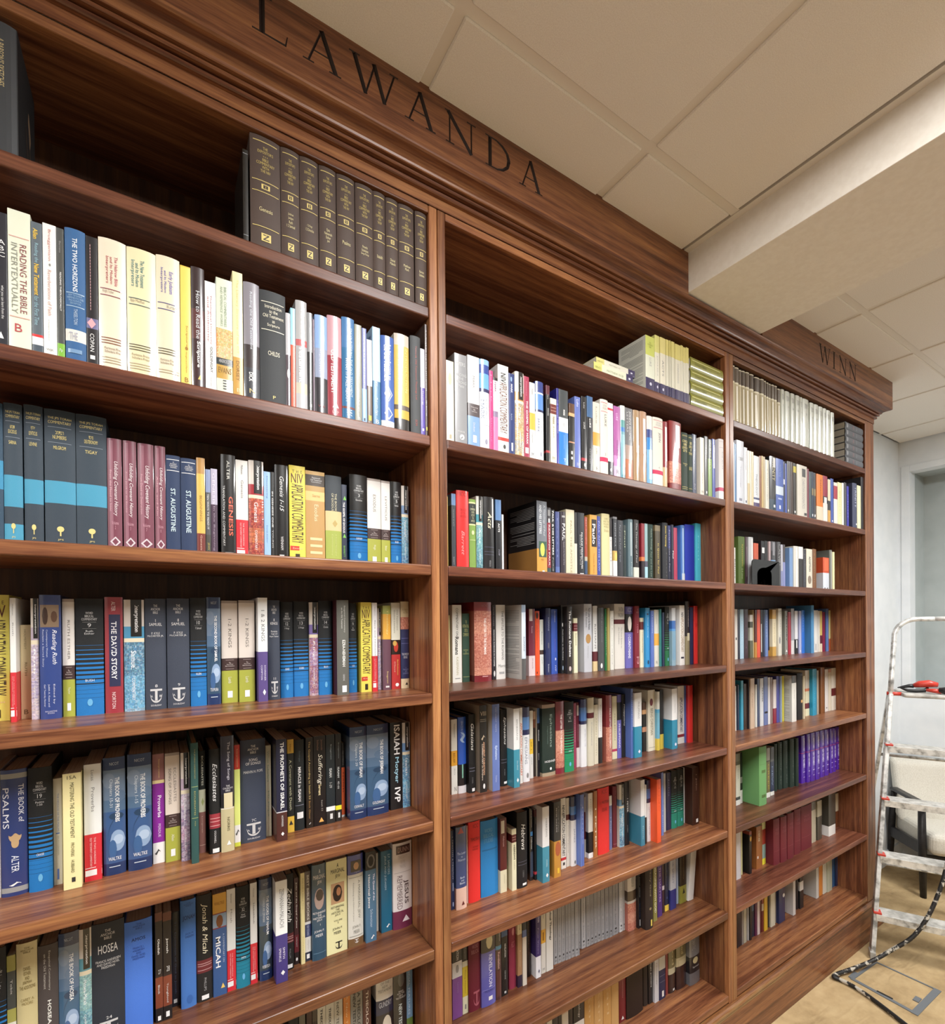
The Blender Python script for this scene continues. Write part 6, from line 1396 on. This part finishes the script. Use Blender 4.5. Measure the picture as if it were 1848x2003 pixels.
# floor outlet box
fb = empty('floor_box', (2.985, -.21, 0), 'grey floor box frame taped over with brown paper in front of the ladder', 'floor box')
Aa, Bb, Cc, Dd = [Vector((x - 2.985, y + .21, 0)) for x, y in ((2.861, -.071), (2.843, -.335), (3.123, -.342), (3.116, -.085))]
def bar(name, p, q, wd, inw, z=.0035):
    d = (q - p); nrm = inw.normalized(); mb = MB(); vs = [p, q, q + nrm * wd, p + nrm * wd]
    mb.add([(v.x, v.y, .0003) for v in vs] + [(v.x, v.y, z) for v in vs], [(4, 5, 6, 7), (0, 1, 5, 4), (1, 2, 6, 5), (2, 3, 7, 6), (3, 0, 4, 7), (3, 2, 1, 0)])
    bmx = bmesh.new(); o = mb.build(name, M_GREYPL, fb); bmx.from_mesh(o.data); bmesh.ops.recalc_face_normals(bmx, faces=bmx.faces); bmx.to_mesh(o.data); bmx.free(); return o
bar('frame_edge', Aa, Bb, .017, Vector((1, 0, 0))); bar('frame_edge', Bb, Cc, .026, Vector((0, 1, 0)), .0036); bar('frame_edge', Cc, Dd, .008, Vector((-1, 0, 0)), .0034); bar('frame_edge', Dd, Aa, .012, Vector((0, -1, 0)), .0037)
bar('cable_tab', Aa + Vector((.008, -.012, 0)), Aa + Vector((.075, -.012, 0)), .022, Vector((0, 1, 0)), .0044); bar('cable_tab', Bb + Vector((.10, .026, 0)), Bb + Vector((.14, .026, 0)), .022, Vector((0, 1, 0)), .0044)
o = bar('lid_slot', Aa + Vector((.004, -.105, 0)), Aa + Vector((.004, -.165, 0)), .010, Vector((1, 0, 0)), .0048); o.data.materials[0] = M_BLACK
# cable
cpts = [(2.60, -.62, .011), (2.70, -.38, .011), (2.765, -.235, .011), (2.805, -.12, .011), (2.80, -.05, .011), (2.785, -.030, .012), (2.80, -.0245, .016), (2.87, -.045, .018), (2.97, -.080, .030), (3.06, -.118, .055)] + [(3.123,-.148,.09),(3.16,-.191,.134),(3.193,-.226,.182),(3.241,-.263,.275),(3.288,-.289,.388),(3.325,-.305,.482),(3.368,-.314,.608),(3.43,-.335,.78),(3.52,-.39,1.0),(3.60,-.44,1.2),(3.655,-.45,1.36),(3.70,-.42,1.375),(3.74,-.38,1.30),(3.75,-.37,1.15)]
cu = bpy.data.curves.new('c', 'CURVE'); cu.dimensions = '3D'; sp = cu.splines.new('NURBS'); sp.points.add(len(cpts) - 1); sp.use_endpoint_u = True; sp.order_u = 4; sp.resolution_u = 6
for p, q in zip(sp.points, cpts): p.co = (*q, 1)
cu.bevel_depth = .0095; cu.bevel_resolution = 3; cu.use_fill_caps = True
co_ = bpy.data.objects.new('c', cu); COL.objects.link(co_); bpy.context.view_layer.update()
me = bpy.data.meshes.new_from_object(co_.evaluated_get(bpy.context.evaluated_depsgraph_get())); bpy.data.objects.remove(co_); bpy.data.curves.remove(cu)
me.materials.clear(); me.materials.append(M_CABLE); me.polygons.foreach_set('use_smooth', [True] * len(me.polygons))
ca = bpy.data.objects.new('cable', me); COL.objects.link(ca); tag(ca, 'black rubber cable splashed with white paint looping over the floor paper past the ladder foot', 'cable')
